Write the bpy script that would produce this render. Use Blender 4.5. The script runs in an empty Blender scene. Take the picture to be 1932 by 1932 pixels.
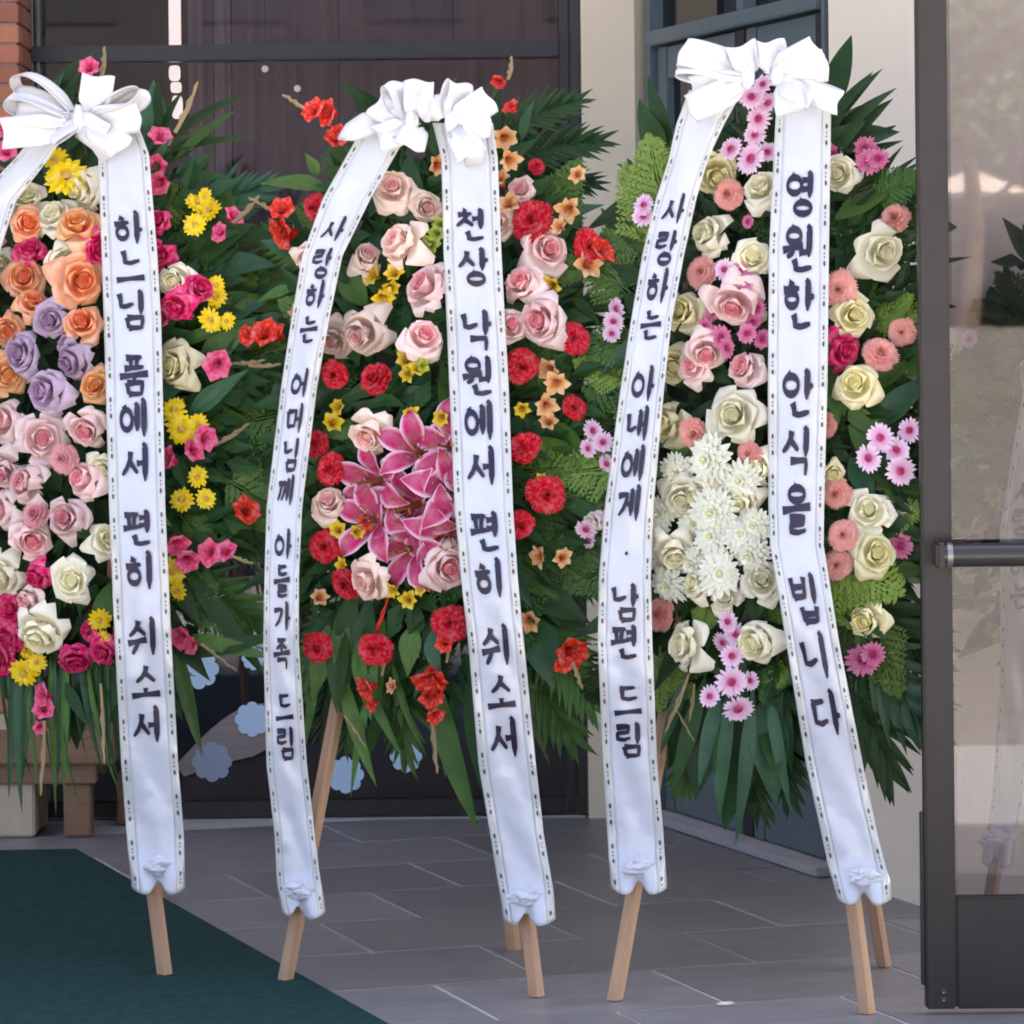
import bpy, bmesh, math, random
from mathutils import Vector, Matrix, Quaternion, noise
random.seed(7)
R = math.radians
SC = bpy.context.scene
COL = SC.collection

# ------------------------------------------------------------------ camera
HC = 1.40                      # eye height
F = 7000.0                     # focal length in 1932-wide image units
PX, PY = 966.0, 650.0          # principal point (horizon row 650)
ROLL = R(-0.6)
cam = bpy.data.cameras.new('camera'); co = bpy.data.objects.new('camera', cam); COL.objects.link(co)
cam.sensor_width = 36; cam.lens = 36 * F / 1932; cam.shift_y = -(966 - PY) / 1932
cam.clip_end = 2000
co.matrix_world = Matrix.Translation((0, 0, HC)) @ Matrix.Rotation(R(90), 4, 'X') @ Matrix.Rotation(ROLL, 4, 'Z')
SC.camera = co
SC.cycles.filter_width = 1.9
CR = (Matrix.Rotation(R(90), 3, 'X') @ Matrix.Rotation(ROLL, 3, 'Z'))
EYE = Vector((0, 0, HC))

# ------------------------------------------------------------------ world and sun
w = bpy.data.worlds.new('World'); SC.world = w; w.use_nodes = True
nt = w.node_tree; nt.nodes.clear()
sky = nt.nodes.new('ShaderNodeTexSky'); sky.sky_type = 'NISHITA'; sky.sun_disc = False
SUN_EL, SUN_AZ = R(48), R(28)          # sun stands behind the building, to the right
sky.sun_elevation = SUN_EL; sky.sun_rotation = SUN_AZ
sky.air_density = .38; sky.dust_density = 7.0; sky.ozone_density = .3
bg = nt.nodes.new('ShaderNodeBackground'); bg.inputs[1].default_value = 0.15
wo = nt.nodes.new('ShaderNodeOutputWorld')
nt.links.new(sky.outputs[0], bg.inputs[0]); nt.links.new(bg.outputs[0], wo.inputs[0])
sl = bpy.data.lights.new('sun', 'SUN'); sl.energy = 4.0; sl.angle = R(0.6); sl.color = (1, .95, .87)
so = bpy.data.objects.new('sun', sl); COL.objects.link(so)
sd = Vector((math.sin(SUN_AZ) * math.cos(SUN_EL), math.cos(SUN_AZ) * math.cos(SUN_EL), math.sin(SUN_EL)))
so.rotation_euler = (-sd).to_track_quat('-Z', 'Y').to_euler(); so.location = (10, 20, 20)
vs = SC.view_settings; vs.view_transform = 'Standard'; vs.look = 'None'; vs.gamma = 1; vs.exposure = 2.92
vs.use_curve_mapping = False

# ------------------------------------------------------------------ helpers
def ray(dx, dy): return CR @ Vector(((dx - PX) / F, (PY - dy) / F, -1))
def P(dx, dy, Y):
    d = ray(dx, dy); return EYE + d * (Y / d.y)
def G(dx, dy, z=0.0):
    d = ray(dx, dy); return EYE + d * ((z - HC) / d.z)
def on_plane(dx, dy, p0, n):
    d = ray(dx, dy); return EYE + d * ((p0 - EYE).dot(n) / d.dot(n))

def link(o, parent=None):
    COL.objects.link(o)
    if parent is not None:
        o.parent = parent
        o.matrix_parent_inverse = Matrix.Translation(-parent.location)
    return o
def mesh(name, v, f, smooth=False):
    m = bpy.data.meshes.new(name); m.from_pydata([tuple(a) for a in v], [], f); m.update()
    if smooth: m.polygons.foreach_set('use_smooth', [True] * len(m.polygons))
    return m
def obj(name, me, mat=None, parent=None):
    o = bpy.data.objects.new(name, me)
    if mat is not None and len(me.materials) == 0: me.materials.append(mat)
    return link(o, parent)
def inst(name, me, mat, parent, mw):
    """shared mesh, material on the object slot"""
    o = bpy.data.objects.new(name, me)
    if len(me.materials) == 0: me.materials.append(None)
    COL.objects.link(o)
    o.material_slots[0].link = 'OBJECT'; o.material_slots[0].material = mat
    if parent is not None:
        o.parent = parent; o.matrix_parent_inverse = Matrix.Translation(-parent.location)
    o.matrix_basis = mw
    return o
def tag(o, label, cat, group=None, kind=None):
    o['label'] = label
    if cat: o['category'] = cat
    if group: o['group'] = group
    if kind: o['kind'] = kind
    return o
def struct(o): o['kind'] = 'structure'; return o
def empty(name, loc):
    o = bpy.data.objects.new(name, None); o.empty_display_size = .1; COL.objects.link(o); o.location = loc
    return o
def box_vf(x0, x1, y0, y1, z0, z1):
    v = [(x, y, z) for z in (z0, z1) for y in (y0, y1) for x in (x0, x1)]
    f = [(0, 2, 3, 1), (4, 5, 7, 6), (0, 1, 5, 4), (2, 6, 7, 3), (0, 4, 6, 2), (1, 3, 7, 5)]
    return v, f
def box(name, x0, x1, y0, y1, z0, z1, mat, parent=None, bevel=0.0, mw=None):
    v, f = box_vf(min(x0, x1), max(x0, x1), min(y0, y1), max(y0, y1), min(z0, z1), max(z0, z1))
    me = mesh(name, v, f)
    if bevel:
        bm = bmesh.new(); bm.from_mesh(me)
        bmesh.ops.bevel(bm, geom=bm.edges[:] + bm.verts[:], offset=bevel, segments=2, affect='EDGES')
        bm.to_mesh(me); bm.free()
    if mw is not None: me.transform(mw)
    return obj(name, me, mat, parent)
class MB:
    def __init__(s): s.v = []; s.f = []; s.a = []
    def add(s, v, f, a=None):
        n = len(s.v); s.v += [Vector(x) for x in v]; s.f += [tuple(i + n for i in q) for q in f]
        s.a += list(a) if a is not None else [0.0] * len(v)
    def mesh(s, name, smooth=True):
        m = mesh(name, s.v, s.f, smooth)
        at = m.attributes.new('ring', 'FLOAT', 'POINT'); at.data.foreach_set('value', s.a)
        return m
def grid_faces(nu, nv, off=0):
    return [(off + i * nv + j, off + i * nv + j + 1, off + (i + 1) * nv + j + 1, off + (i + 1) * nv + j) for i in range(nu - 1) for j in range(nv - 1)]
def tube_vf(pts, rads, n=6):
    v = []; f = []
    for i, p in enumerate(pts):
        t = (pts[min(i + 1, len(pts) - 1)] - pts[max(i - 1, 0)]).normalized()
        a = t.cross(Vector((.13, .3, .94)));  a = a.normalized() if a.length > 1e-4 else Vector((1, 0, 0))
        b = t.cross(a)
        for k in range(n):
            an = 2 * math.pi * k / n
            v.append(p + (a * math.cos(an) + b * math.sin(an)) * rads[i])
    for i in range(len(pts) - 1):
        for k in range(n):
            f.append((i * n + k, i * n + (k + 1) % n, (i + 1) * n + (k + 1) % n, (i + 1) * n + k))
    return v, f
def lerp(a, b, t): return a + (b - a) * t
def pw(tab, x):
    """piecewise linear table [(x, values...)]"""
    if x <= tab[0][0]: return tab[0][1:]
    for a, b in zip(tab, tab[1:]):
        if x <= b[0]:
            t = (x - a[0]) / (b[0] - a[0]); return tuple(lerp(p, q, t) for p, q in zip(a[1:], b[1:]))
    return tab[-1][1:]
def sm(t): t = max(0, min(1, t)); return t * t * (3 - 2 * t)

# ------------------------------------------------------------------ materials
def srgb(r, g, b):
    c = [x / 255 for x in (r, g, b)]
    return tuple(x / 12.92 if x <= .04045 else ((x + .055) / 1.055) ** 2.4 for x in c)
def mat(name, col, rough=.6, var=.15, scale=8.0, spec=.5, metal=0.0, bump=0.0, bscale=60.0, rnd=0.0, stretch=None, sheen=0.0, sub=0.0):
    m = bpy.data.materials.new(name); m.use_nodes = True; t = m.node_tree; N = t.nodes; L = t.links
    b = N['Principled BSDF']; b.inputs['Roughness'].default_value = rough; b.inputs['Metallic'].default_value = metal
    b.inputs['Specular IOR Level'].default_value = spec
    if sheen: b.inputs['Sheen Weight'].default_value = sheen
    tc = N.new('ShaderNodeTexCoord'); mp = N.new('ShaderNodeMapping'); L.new(tc.outputs['Object'], mp.inputs[0])
    if stretch: mp.inputs['Scale'].default_value = stretch
    nz = N.new('ShaderNodeTexNoise'); nz.inputs['Scale'].default_value = scale; nz.inputs['Detail'].default_value = 5
    L.new(mp.outputs[0], nz.inputs['Vector'])
    mx = N.new('ShaderNodeMix'); mx.data_type = 'RGBA'; mx.blend_type = 'MIX'
    L.new(nz.outputs['Fac'], mx.inputs[0])
    mx.inputs[6].default_value = tuple(c * (1 - var) for c in col) + (1,)
    mx.inputs[7].default_value = tuple(min(1, c * (1 + var)) for c in col) + (1,)
    out = mx.outputs[2]
    if rnd:
        oi = N.new('ShaderNodeObjectInfo'); hs = N.new('ShaderNodeHueSaturation')
        mr = N.new('ShaderNodeMapRange'); mr.inputs[3].default_value = 1 - rnd; mr.inputs[4].default_value = 1 + rnd
        L.new(oi.outputs['Random'], mr.inputs[0]); L.new(mr.outputs[0], hs.inputs['Value'])
        mr2 = N.new('ShaderNodeMapRange'); mr2.inputs[3].default_value = .5 - rnd * .05; mr2.inputs[4].default_value = .5 + rnd * .05
        ml = N.new('ShaderNodeMath'); ml.operation = 'MULTIPLY'; ml.inputs[1].default_value = 7.13
        fr = N.new('ShaderNodeMath'); fr.operation = 'FRACT'
        L.new(oi.outputs['Random'], ml.inputs[0]); L.new(ml.outputs[0], fr.inputs[0]); L.new(fr.outputs[0], mr2.inputs[0])
        L.new(mr2.outputs[0], hs.inputs['Hue']); L.new(out, hs.inputs['Color']); out = hs.outputs[0]
    L.new(out, b.inputs['Base Color'])
    if bump:
        n2 = N.new('ShaderNodeTexNoise'); n2.inputs['Scale'].default_value = bscale; n2.inputs['Detail'].default_value = 6
        L.new(mp.outputs[0], n2.inputs['Vector'])
        bp = N.new('ShaderNodeBump'); bp.inputs['Strength'].default_value = bump; bp.inputs['Distance'].default_value = .01
        L.new(n2.outputs['Fac'], bp.inputs['Height']); L.new(bp.outputs[0], b.inputs['Normal'])
    return m
def petal_mat(name, inner, outer, mid=None, rough=.6, rnd=.17, trans=.2):
    """petal colour runs from the flower's heart to its outer petals (attribute ring)"""
    m = bpy.data.materials.new(name); m.use_nodes = True; t = m.node_tree; N = t.nodes; L = t.links
    b = N['Principled BSDF']; b.inputs['Roughness'].default_value = rough; b.inputs['Specular IOR Level'].default_value = .25
    at = N.new('ShaderNodeAttribute'); at.attribute_name = 'ring'
    cr = N.new('ShaderNodeValToRGB'); L.new(at.outputs['Fac'], cr.inputs[0])
    e = cr.color_ramp.elements; e[0].color = srgb(*inner) + (1,); e[1].color = srgb(*outer) + (1,)
    if mid: q = e.new(mid[0]); q.color = srgb(*mid[1]) + (1,)
    oi = N.new('ShaderNodeObjectInfo'); hs = N.new('ShaderNodeHueSaturation')
    mr = N.new('ShaderNodeMapRange'); mr.inputs[3].default_value = 1 - rnd; mr.inputs[4].default_value = 1 + rnd * .6
    L.new(oi.outputs['Random'], mr.inputs[0]); L.new(mr.outputs[0], hs.inputs['Value'])
    tc = N.new('ShaderNodeTexCoord'); nz = N.new('ShaderNodeTexNoise'); nz.inputs['Scale'].default_value = 3.5; L.new(tc.outputs['Object'], nz.inputs['Vector'])
    m3 = N.new('ShaderNodeMapRange'); m3.inputs[3].default_value = .55; m3.inputs[4].default_value = 1.4; L.new(nz.outputs['Fac'], m3.inputs[0])
    L.new(m3.outputs[0], hs.inputs['Saturation'])
    L.new(cr.outputs[0], hs.inputs['Color']); L.new(hs.outputs[0], b.inputs['Base Color'])
    tr = N.new('ShaderNodeBsdfTranslucent'); L.new(hs.outputs[0], tr.inputs[0])
    ms = N.new('ShaderNodeMixShader'); ms.inputs[0].default_value = trans
    L.new(b.outputs[0], ms.inputs[1]); L.new(tr.outputs[0], ms.inputs[2])
    L.new(ms.outputs[0], N['Material Output'].inputs[0])
    return m
def glass_mat(name, tint, ior=1.5, dirt=.0, boost=1.0):
    m = bpy.data.materials.new(name); m.use_nodes = True; t = m.node_tree; N = t.nodes; L = t.links
    N.remove(N['Principled BSDF'])
    tr = N.new('ShaderNodeBsdfTransparent'); tr.inputs[0].default_value = tint + (1,)
    gl = N.new('ShaderNodeBsdfGlossy'); gl.inputs['Roughness'].default_value = .015
    fr = N.new('ShaderNodeFresnel'); fr.inputs[0].default_value = ior
    ml = N.new('ShaderNodeMath'); ml.operation = 'MULTIPLY'; ml.inputs[1].default_value = boost; ml.use_clamp = True
    L.new(fr.outputs[0], ml.inputs[0])
    ms = N.new('ShaderNodeMixShader'); L.new(ml.outputs[0], ms.inputs[0]); L.new(tr.outputs[0], ms.inputs[1]); L.new(gl.outputs[0], ms.inputs[2])
    out = ms.outputs[0]
    if dirt:
        df = N.new('ShaderNodeBsdfDiffuse'); df.inputs[0].default_value = (.5, .5, .5, 1)
        m2 = N.new('ShaderNodeMixShader'); m2.inputs[0].default_value = dirt
        L.new(out, m2.inputs[1]); L.new(df.outputs[0], m2.inputs[2]); out = m2.outputs[0]
    L.new(out, N['Material Output'].inputs[0])
    return m
def satin_mat(name, col, rough, trans):
    m = mat(name, col, rough, .03, 6, spec=.8, bump=.22, bscale=22); t = m.node_tree; N = t.nodes; L = t.links; b = N['Principled BSDF']
    tr = N.new('ShaderNodeBsdfTranslucent'); tr.inputs[0].default_value = col + (1,)
    ms = N.new('ShaderNodeMixShader'); ms.inputs[0].default_value = trans
    L.new(b.outputs[0], ms.inputs[1]); L.new(tr.outputs[0], ms.inputs[2]); L.new(ms.outputs[0], N['Material Output'].inputs[0])
    return m
def emit_mat(name, col, s):
    m = bpy.data.materials.new(name); m.use_nodes = True; t = m.node_tree; N = t.nodes
    b = N['Principled BSDF']; b.inputs['Base Color'].default_value = (.8, .8, .8, 1)
    b.inputs['Emission Color'].default_value = col + (1,); b.inputs['Emission Strength'].default_value = s
    return m

M = {}
M['tile'] = mat('tile', (.175, .172, .178), .40, .36, 7, spec=.45, bump=.25, bscale=90, rnd=.16, stretch=(1, 3, 1))
M['grout'] = mat('grout', (.43, .43, .43), .85, .3, 30)
M['ground'] = mat('ground', (.23, .22, .205), .9, .3, 2, bump=.4)
M['carpet'] = mat('carpet', (.018, .056, .054), .95, .5, 48, bump=.8, bscale=500, spec=.1)
M['cream'] = mat('cream', (.80, .69, .50), .75, .06, 6, bump=.15, bscale=140)
M['cream2'] = mat('cream2', (.85, .77, .63), .7, .05, 5, bump=.12, bscale=140)
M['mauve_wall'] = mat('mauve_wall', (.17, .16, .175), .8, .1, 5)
M['ceiling'] = mat('ceiling', (.78, .75, .7), .8, .05, 3)
M['brick'] = mat('brick', (.34, .13, .075), .85, .25, 12, bump=.4, bscale=60, rnd=.2)
M['mortar'] = mat('mortar', (.25, .2, .17), .95, .2, 40, bump=.4)
M['frame'] = mat('frame', (.022, .021, .021), .45, .15, 12, spec=.5)
M['frame_lite'] = mat('frame_lite', (.16, .15, .14), .4, .1, 12)
M['bluegrey'] = mat('bluegrey', (.10, .135, .15), .4, .1, 8)
M['shade'] = mat('shade', (.29, .215, .225), .8, .12, 4, stretch=(6, 1, .6))
M['shade_lite'] = mat('shade_lite', (.42, .33, .33), .8, .12, 4, stretch=(6, 1, .6))
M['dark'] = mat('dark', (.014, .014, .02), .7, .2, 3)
M['sillstone'] = mat('sillstone', (.34, .34, .34), .7, .2, 9)
M['bronze'] = mat('bronze', (.028, .022, .017), .45, .25, 14, spec=.4, bump=.06, bscale=200)
M['bronze_bar'] = mat('bronze_bar', (.05, .045, .042), .3, .1, 14, metal=.4)
M['steel'] = mat('steel', (.3, .28, .25), .4, .1, 10, metal=.8)
M['glass'] = glass_mat('glass', (.72, .72, .75))
M['glass_dark'] = glass_mat('glass_dark', (.45, .47, .5), boost=1.3)
M['glass_door'] = glass_mat('glass_door', (.60, .57, .57), dirt=.0, boost=1.5)
M['wood_pale'] = mat('wood_pale', (.46, .275, .15), .6, .4, 9, bump=.15, bscale=40, stretch=(8, 8, .7), rnd=.12)
M['wood_red'] = mat('wood_red', (.22, .125, .062), .6, .3, 9, bump=.3, bscale=30, stretch=(1, 6, 6), rnd=.12)
M['plinth'] = mat('plinth', (.50, .42, .28), .8, .15, 8, bump=.2)
M['wood_grey'] = mat('wood_grey', (.27, .225, .205), .75, .3, 6, stretch=(1, 1, 9))
M['paper_blue'] = mat('paper_blue', (.52, .70, .85), .7, .05, 3)
M['paper_grey'] = mat('paper_grey', (.30, .36, .46), .7, .05, 3)
M['ribbon'] = satin_mat('ribbon', (.655, .675, .71), .24, .08)
M['border'] = mat('border', (.60, .605, .56), .10, .04, 10, spec=.7)
M['bow'] = satin_mat('bow', (.84, .83, .82), .17, .22)
M['ink'] = mat('ink', (.014, .007, .03), .45, .1, 10)
M['gold'] = mat('gold', (.06, .052, .035), .35, .4, 40, metal=.3)
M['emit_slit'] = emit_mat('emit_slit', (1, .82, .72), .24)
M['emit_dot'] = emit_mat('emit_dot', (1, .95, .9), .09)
M['leaf_dark'] = mat('leaf_dark', (.017, .048, .010), .5, .4, 9, spec=.22, rnd=.3, sub=.1)
M['leaf_mid'] = mat('leaf_mid', (.055, .125, .022), .5, .4, 9, spec=.28, rnd=.28)
M['leaf_blue'] = mat('leaf_blue', (.028, .084, .034), .45, .4, 9, spec=.3, rnd=.25)
M['leaf_fern'] = mat('leaf_fern', (.09, .17, .025), .5, .3, 12, spec=.3, rnd=.25)
M['leaf_bright'] = mat('leaf_bright', (.16, .26, .035), .5, .3, 12, spec=.35, rnd=.25)
M['stem'] = mat('stem', (.13, .16, .05), .55, .2, 12, rnd=.2)
M['stem_tan'] = mat('stem_tan', (.27, .19, .085), .6, .3, 12, rnd=.2)
M['foam'] = mat('foam', (.010, .024, .008), .95, .3, 30, bump=.6)
M['tree_leaf'] = mat('tree_leaf', (.05, .10, .04), .6, .3, 6, rnd=.2)
M['brown_wall'] = mat('brown_wall', (.045, .034, .034), .9, .15, 1)
M['brown_roof'] = mat('brown_roof', (.08, .05, .04), .9, .15, 1)
M['bark'] = mat('bark', (.14, .1, .07), .9, .3, 10, bump=.6)
M['canvas'] = mat('canvas', (.72, .62, .55), .8, .05, 3)

PM = {
 'W': petal_mat('rose_ivory', (244, 238, 190), (246, 241, 216), (.5, (245, 240, 204))),
 'D': petal_mat('rose_straw', (238, 228, 156), (240, 232, 188), (.5, (238, 230, 174))),
 'O': petal_mat('rose_orange', (238, 104, 64), (248, 190, 150), (.4, (248, 158, 98))),
 'A': petal_mat('rose_apricot', (240, 150, 80), (245, 200, 150), (.5, (248, 178, 110))),
 'L': petal_mat('rose_lavender', (180, 140, 172), (206, 186, 202), (.5, (192, 164, 188))),
 'P': petal_mat('rose_blush', (244, 128, 146), (248, 226, 216), (.33, (246, 196, 192))),
 'S': petal_mat('rose_cream_pink', (240, 160, 160), (246, 226, 206), (.3, (246, 212, 196))),
 'H': petal_mat('rose_hot_pink', (214, 26, 92), (234, 74, 128), (.5, (224, 40, 104))),
 'C': petal_mat('carnation_red', (214, 24, 44), (232, 44, 62), rnd=.12),
 'K': petal_mat('carnation_peach', (240, 142, 128), (248, 186, 172), rnd=.08),
 'B': petal_mat('carnation_blush', (240, 150, 158), (248, 186, 186), rnd=.08),
 'Y': petal_mat('mum_yellow', (206, 160, 8), (250, 222, 20), (.3, (244, 208, 10)), rnd=.08),
 'V': petal_mat('daisy_pink', (176, 24, 82), (246, 222, 236), (.5, (234, 170, 206)), rnd=.06),
 'U': petal_mat('daisy_plum', (150, 22, 74), (214, 128, 160), (.3, (180, 60, 110)), rnd=.08),
 'M': petal_mat('mum_white', (222, 226, 150), (242, 242, 226), (.3, (236, 238, 204)), rnd=.05),
 'G': petal_mat('gladiolus_pink', (226, 46, 98), (240, 110, 150), rnd=.12),
 'E': petal_mat('gladiolus_red', (206, 26, 14), (238, 66, 38), rnd=.12),
 'Q': petal_mat('alstro_yellow', (196, 140, 8), (240, 212, 30), rnd=.12),
 'T': petal_mat('alstro_peach', (206, 96, 60), (236, 200, 150), (.5, (226, 160, 96)), rnd=.12),
 'N': petal_mat('bud_green', (120, 150, 40), (190, 200, 90), rnd=.12),
}
def lily_mat():
    m = petal_mat('lily_pink', (226, 150, 170), (206, 62, 116), (.12, (196, 44, 100)), rnd=.08)
    t = m.node_tree; N = t.nodes; L = t.links
    at = N.new('ShaderNodeAttribute'); at.attribute_name = 'edge'
    cr = N.new('ShaderNodeValToRGB'); e = cr.color_ramp.elements; e[0].position = .62; e[0].color = (0, 0, 0, 1); e[1].position = 1; e[1].color = (1, 1, 1, 1)
    L.new(at.outputs['Fac'], cr.inputs[0])
    hs = [n for n in N if n.type == 'HUE_SAT'][0]
    mx = N.new('ShaderNodeMix'); mx.data_type = 'RGBA'; mx.inputs[7].default_value = srgb(246, 214, 228) + (1,)
    L.new(cr.outputs[0], mx.inputs[0]); L.new(hs.outputs[0], mx.inputs[6])
    for n in N:
        if n.type == 'BSDF_PRINCIPLED': L.new(mx.outputs[2], n.inputs['Base Color'])
        if n.type == 'BSDF_TRANSLUCENT': L.new(mx.outputs[2], n.inputs[0])
    return m
M['lily'] = lily_mat()
M['stamen'] = mat('stamen', (.30, .10, .03), .6, .2, 10)

# ================================================================== SETTING
YB = G(700, 1544).y                               # plane of the back window wall
g = mesh('ground', [(-300, -300, -.03), (300, -300, -.03), (300, 300, -.03), (-300, 300, -.03)], [(0, 1, 2, 3)])
struct(obj('ground', g, M['ground']))
# porch floor: mortar bed with stone tiles, laid skew to the back wall
TD = (P(-1400, 650, 10) - EYE); TD.z = 0; TD.normalize()      # direction of the joints that run into the depth
TX = Vector((TD.y, -TD.x, 0))
fl = struct(box('floor', -5, 5, 2.6, YB + .5, -.4, -.003, M['grout']))
A = G(683, 1589); TS = .46
def tile_mesh(sx, sy):
    v, f = box_vf(-sx / 2, sx / 2, -sy / 2, sy / 2, -.02, 0); me = mesh('tile', v, f)
    bm = bmesh.new(); bm.from_mesh(me); bmesh.ops.bevel(bm, geom=bm.edges[:], offset=.0025, segments=1, affect='EDGES'); bm.to_mesh(me); bm.free()
    return me
tm = tile_mesh(.503, TS - .005)
rot = math.atan2(TX.y, TX.x)
cnt = 0
for r in range(-18, 9):
    for c in range(-12, 13):
        p = A + TD * (r * TS + TS / 2) + TX * (c * .511 + (.2555 if r % 2 else 0) + .2555)
        if -2.9 < p.x < 3.3 and 5.6 < p.y < YB - .05 and cnt < 300:
            q = p.copy(); q.z = random.uniform(-.0012, .0012)
            inst('tile', tm, M['tile'], fl, Matrix.Translation(q) @ Matrix.Rotation(rot + random.uniform(-.002, .002), 4, 'Z')); cnt += 1
# stone strip along the foot of the window
struct(box('threshold_strip', P(60, 1500, YB).x, P(1104, 1500, YB).x, YB - .035, YB + .02, -.004, .006, M['sillstone']))
struct(box('unseen_ceiling', -6, 6, 8.5, 14, 4.6, 4.8, M['ceiling']))  # unseen ceiling, added to cut the top light and leave it frontal
struct(box('fascia_wall', -6, 6, YB + .1, YB + .3, 3.36, 4.6, M['cream']))
struct(box('building_block', -6, 6, 14, 14.4, -.03, 4.8, M['cream']))
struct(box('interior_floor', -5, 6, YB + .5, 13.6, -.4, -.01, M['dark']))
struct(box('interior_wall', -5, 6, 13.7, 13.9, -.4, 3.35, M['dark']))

# carpet
c0 = G(145, 1608); c1 = G(735, 1940); c2 = G(-400, 1625)
d1 = (c1 - c0).normalized(); far = c0 + d1 * 6
v = [c0, c0 + d1 * 4.2, c2 + d1 * 4.2 + Vector((-1, 0, 0)), c2 + Vector((-1, 0, 0))]
v = [Vector((a.x, a.y, 0)) for a in v]
vb = [a + Vector((0, 0, .003)) for a in v] + [a + Vector((0, 0, .011)) for a in v]
me = mesh('carpet', vb, [(3, 2, 1, 0), (4, 5, 6, 7), (0, 1, 5, 4), (1, 2, 6, 5), (2, 3, 7, 6), (3, 0, 4, 7)])
bm = bmesh.new(); bm.from_mesh(me); bmesh.ops.bevel(bm, geom=[e for e in bm.edges if all(q.co.z > .009 for q in e.verts)], offset=.004, segments=2, affect='EDGES'); bm.to_mesh(me); bm.free()
tag(obj('door_mat', me, M['carpet']), 'dark green entrance carpet lying on the grey tiles', 'carpet')

# ---- back window wall
def xb(dx, dy=800, Y=None): return P(dx, dy, Y or YB).x
def zb(dy, dx=700, Y=None): return P(dx, dy, Y or YB).z
win = empty('storefront_window', (xb(570), YB, 0))
tag(win, 'wide dark framed shopfront window with mauve blinds behind the glass', 'window')
ztop = 3.35
zr0, zr1 = zb(112), zb(82)
def fb(name, x0, x1, z0, z1, y0=-.03, y1=.06, m='frame', par=win, bev=.004): return box(name, x0, x1, YB + y0, YB + y1, z0, z1, M[m], par, bev)
xl, xr = xb(42), xb(1101)
fb('frame_post', xl, xb(66), .01, ztop)
fb('frame_post', xb(1082), xr, .01, ztop)
fb('frame_post', xb(1062), xb(1082) - .002, .012, ztop, -.012, .05)
fb('frame_bead', xb(68), xb(72), .09, ztop, -.02, .02, 'frame_lite', bev=0)
fb('frame_bead', xb(79), xb(84), .09, ztop, -.02, .02, 'frame_lite', bev=0)
fb('transom', xb(66) + .002, xb(1062) - .002, zr0, zr1, -.025, .055)
fb('bottom_rail', xb(66) + .002, xb(1062) - .002, .012, zb(1508), -.025, .055)
for za, zc in ((zb(1508) + .001, zr0 - .001), (zr1 + .001, ztop)):
    fb('pane', xb(86), xb(1060), za, zc, .012, .018, 'glass', bev=0)
# blinds behind the glass: hanging fabric panels with shallow folds
def blind(name, x0, x1, z0, z1, y, m, par, amp=.012, waves=5):
    n = 60; vv = []
    for k in (0, 1):
        for i in range(n + 1):
            t = i / n; x = lerp(x0, x1, t)
            yy = y + amp * math.sin(t * waves * 6.283 + 1) + amp * .5 * math.sin(t * waves * 15 + 2)
            vv.append((x, yy, z0 if k == 0 else z1))
    me = mesh(name, vv, [(i, i + 1, n + 2 + i, n + 1 + i) for i in range(n)], True)
    me2 = obj(name, me, M[m], par)
    so_ = me2.modifiers.new('s', 'SOLIDIFY'); so_.thickness = .004
    return me2
blind('blind', xb(352), xb(400), .5, ztop, YB + .18, 'shade', win, .006, 1)
blind('blind', xb(402), xb(434), .5, ztop, YB + .175, 'shade_lite', win, .006, 1)
blind('blind', xb(436), xb(640), .55, ztop, YB + .18, 'shade', win, .007, 3)
blind('blind', xb(642), xb(860), .55, ztop, YB + .185, 'shade', win, .007, 3)
blind('blind', xb(862), xb(1064), .55, ztop, YB + .18, 'shade', win, .007, 3)
def disc_poly(name, pts, y0, y1, m, par):
    n = len(pts); vv = [(x, y0, z) for x, z in pts] + [(x, y1, z) for x, z in pts]
    ff = [tuple(range(n))[::-1], tuple(range(n, 2 * n))] + [(i, (i + 1) % n, n + (i + 1) % n, n + i) for i in range(n)]
    return obj(name, mesh(name, vv, ff), M[m], par)
# sunlit slit between the blinds
sg = empty('light_slit', (xb(325), YB + .21, 0)); tag(sg, 'glowing narrow vertical gap of daylight beside the mauve blinds', 'light gap')
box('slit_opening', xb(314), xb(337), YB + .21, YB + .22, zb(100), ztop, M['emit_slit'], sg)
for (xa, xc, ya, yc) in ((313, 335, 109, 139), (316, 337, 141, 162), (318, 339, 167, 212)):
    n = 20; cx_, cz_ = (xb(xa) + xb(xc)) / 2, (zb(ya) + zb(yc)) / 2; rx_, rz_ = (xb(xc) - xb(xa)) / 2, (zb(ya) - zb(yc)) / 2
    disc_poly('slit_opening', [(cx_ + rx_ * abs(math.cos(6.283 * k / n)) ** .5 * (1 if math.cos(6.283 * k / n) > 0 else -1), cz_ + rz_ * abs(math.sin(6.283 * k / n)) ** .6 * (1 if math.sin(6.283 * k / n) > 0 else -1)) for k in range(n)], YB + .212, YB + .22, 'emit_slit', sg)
# wooden hill shaped panel behind the glass and paper flowers on it
hp = []
for k in range(15):
    t = k / 14; hp.append((lerp(xb(325), xb(560), t), zb(lerp(1440, 1325, math.sin(t * 2.2)))))
hp += [(xb(560), zb(1380)), (xb(470), zb(1425)), (xb(400), zb(1440)), (xb(340), zb(1462))]
tag(disc_poly('hill_panel', hp, YB + .003, YB + .010, 'wood_grey', None), 'grey brown curved hill shape stuck on the low window glass', 'decoration')
def paper_flower(dx, dy, r, m, y, label):
    c = P(dx, dy, YB); n = 64; pts = []
    for k in range(n):
        a = 6.283 * k / n; rr = r * (.83 + .17 * abs(math.cos(a * 4)) ** .6)
        pts.append((c.x + rr * math.cos(a), c.z + rr * math.sin(a)))
    o = disc_poly('paper_flower', pts, YB + y - .002, YB + y, m, None)
    tag(o, label, 'decoration')
paper_flower(476, 1357, .052, 'paper_blue', .0, 'pale blue paper flower on the glass above the curved hill shape')
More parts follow.
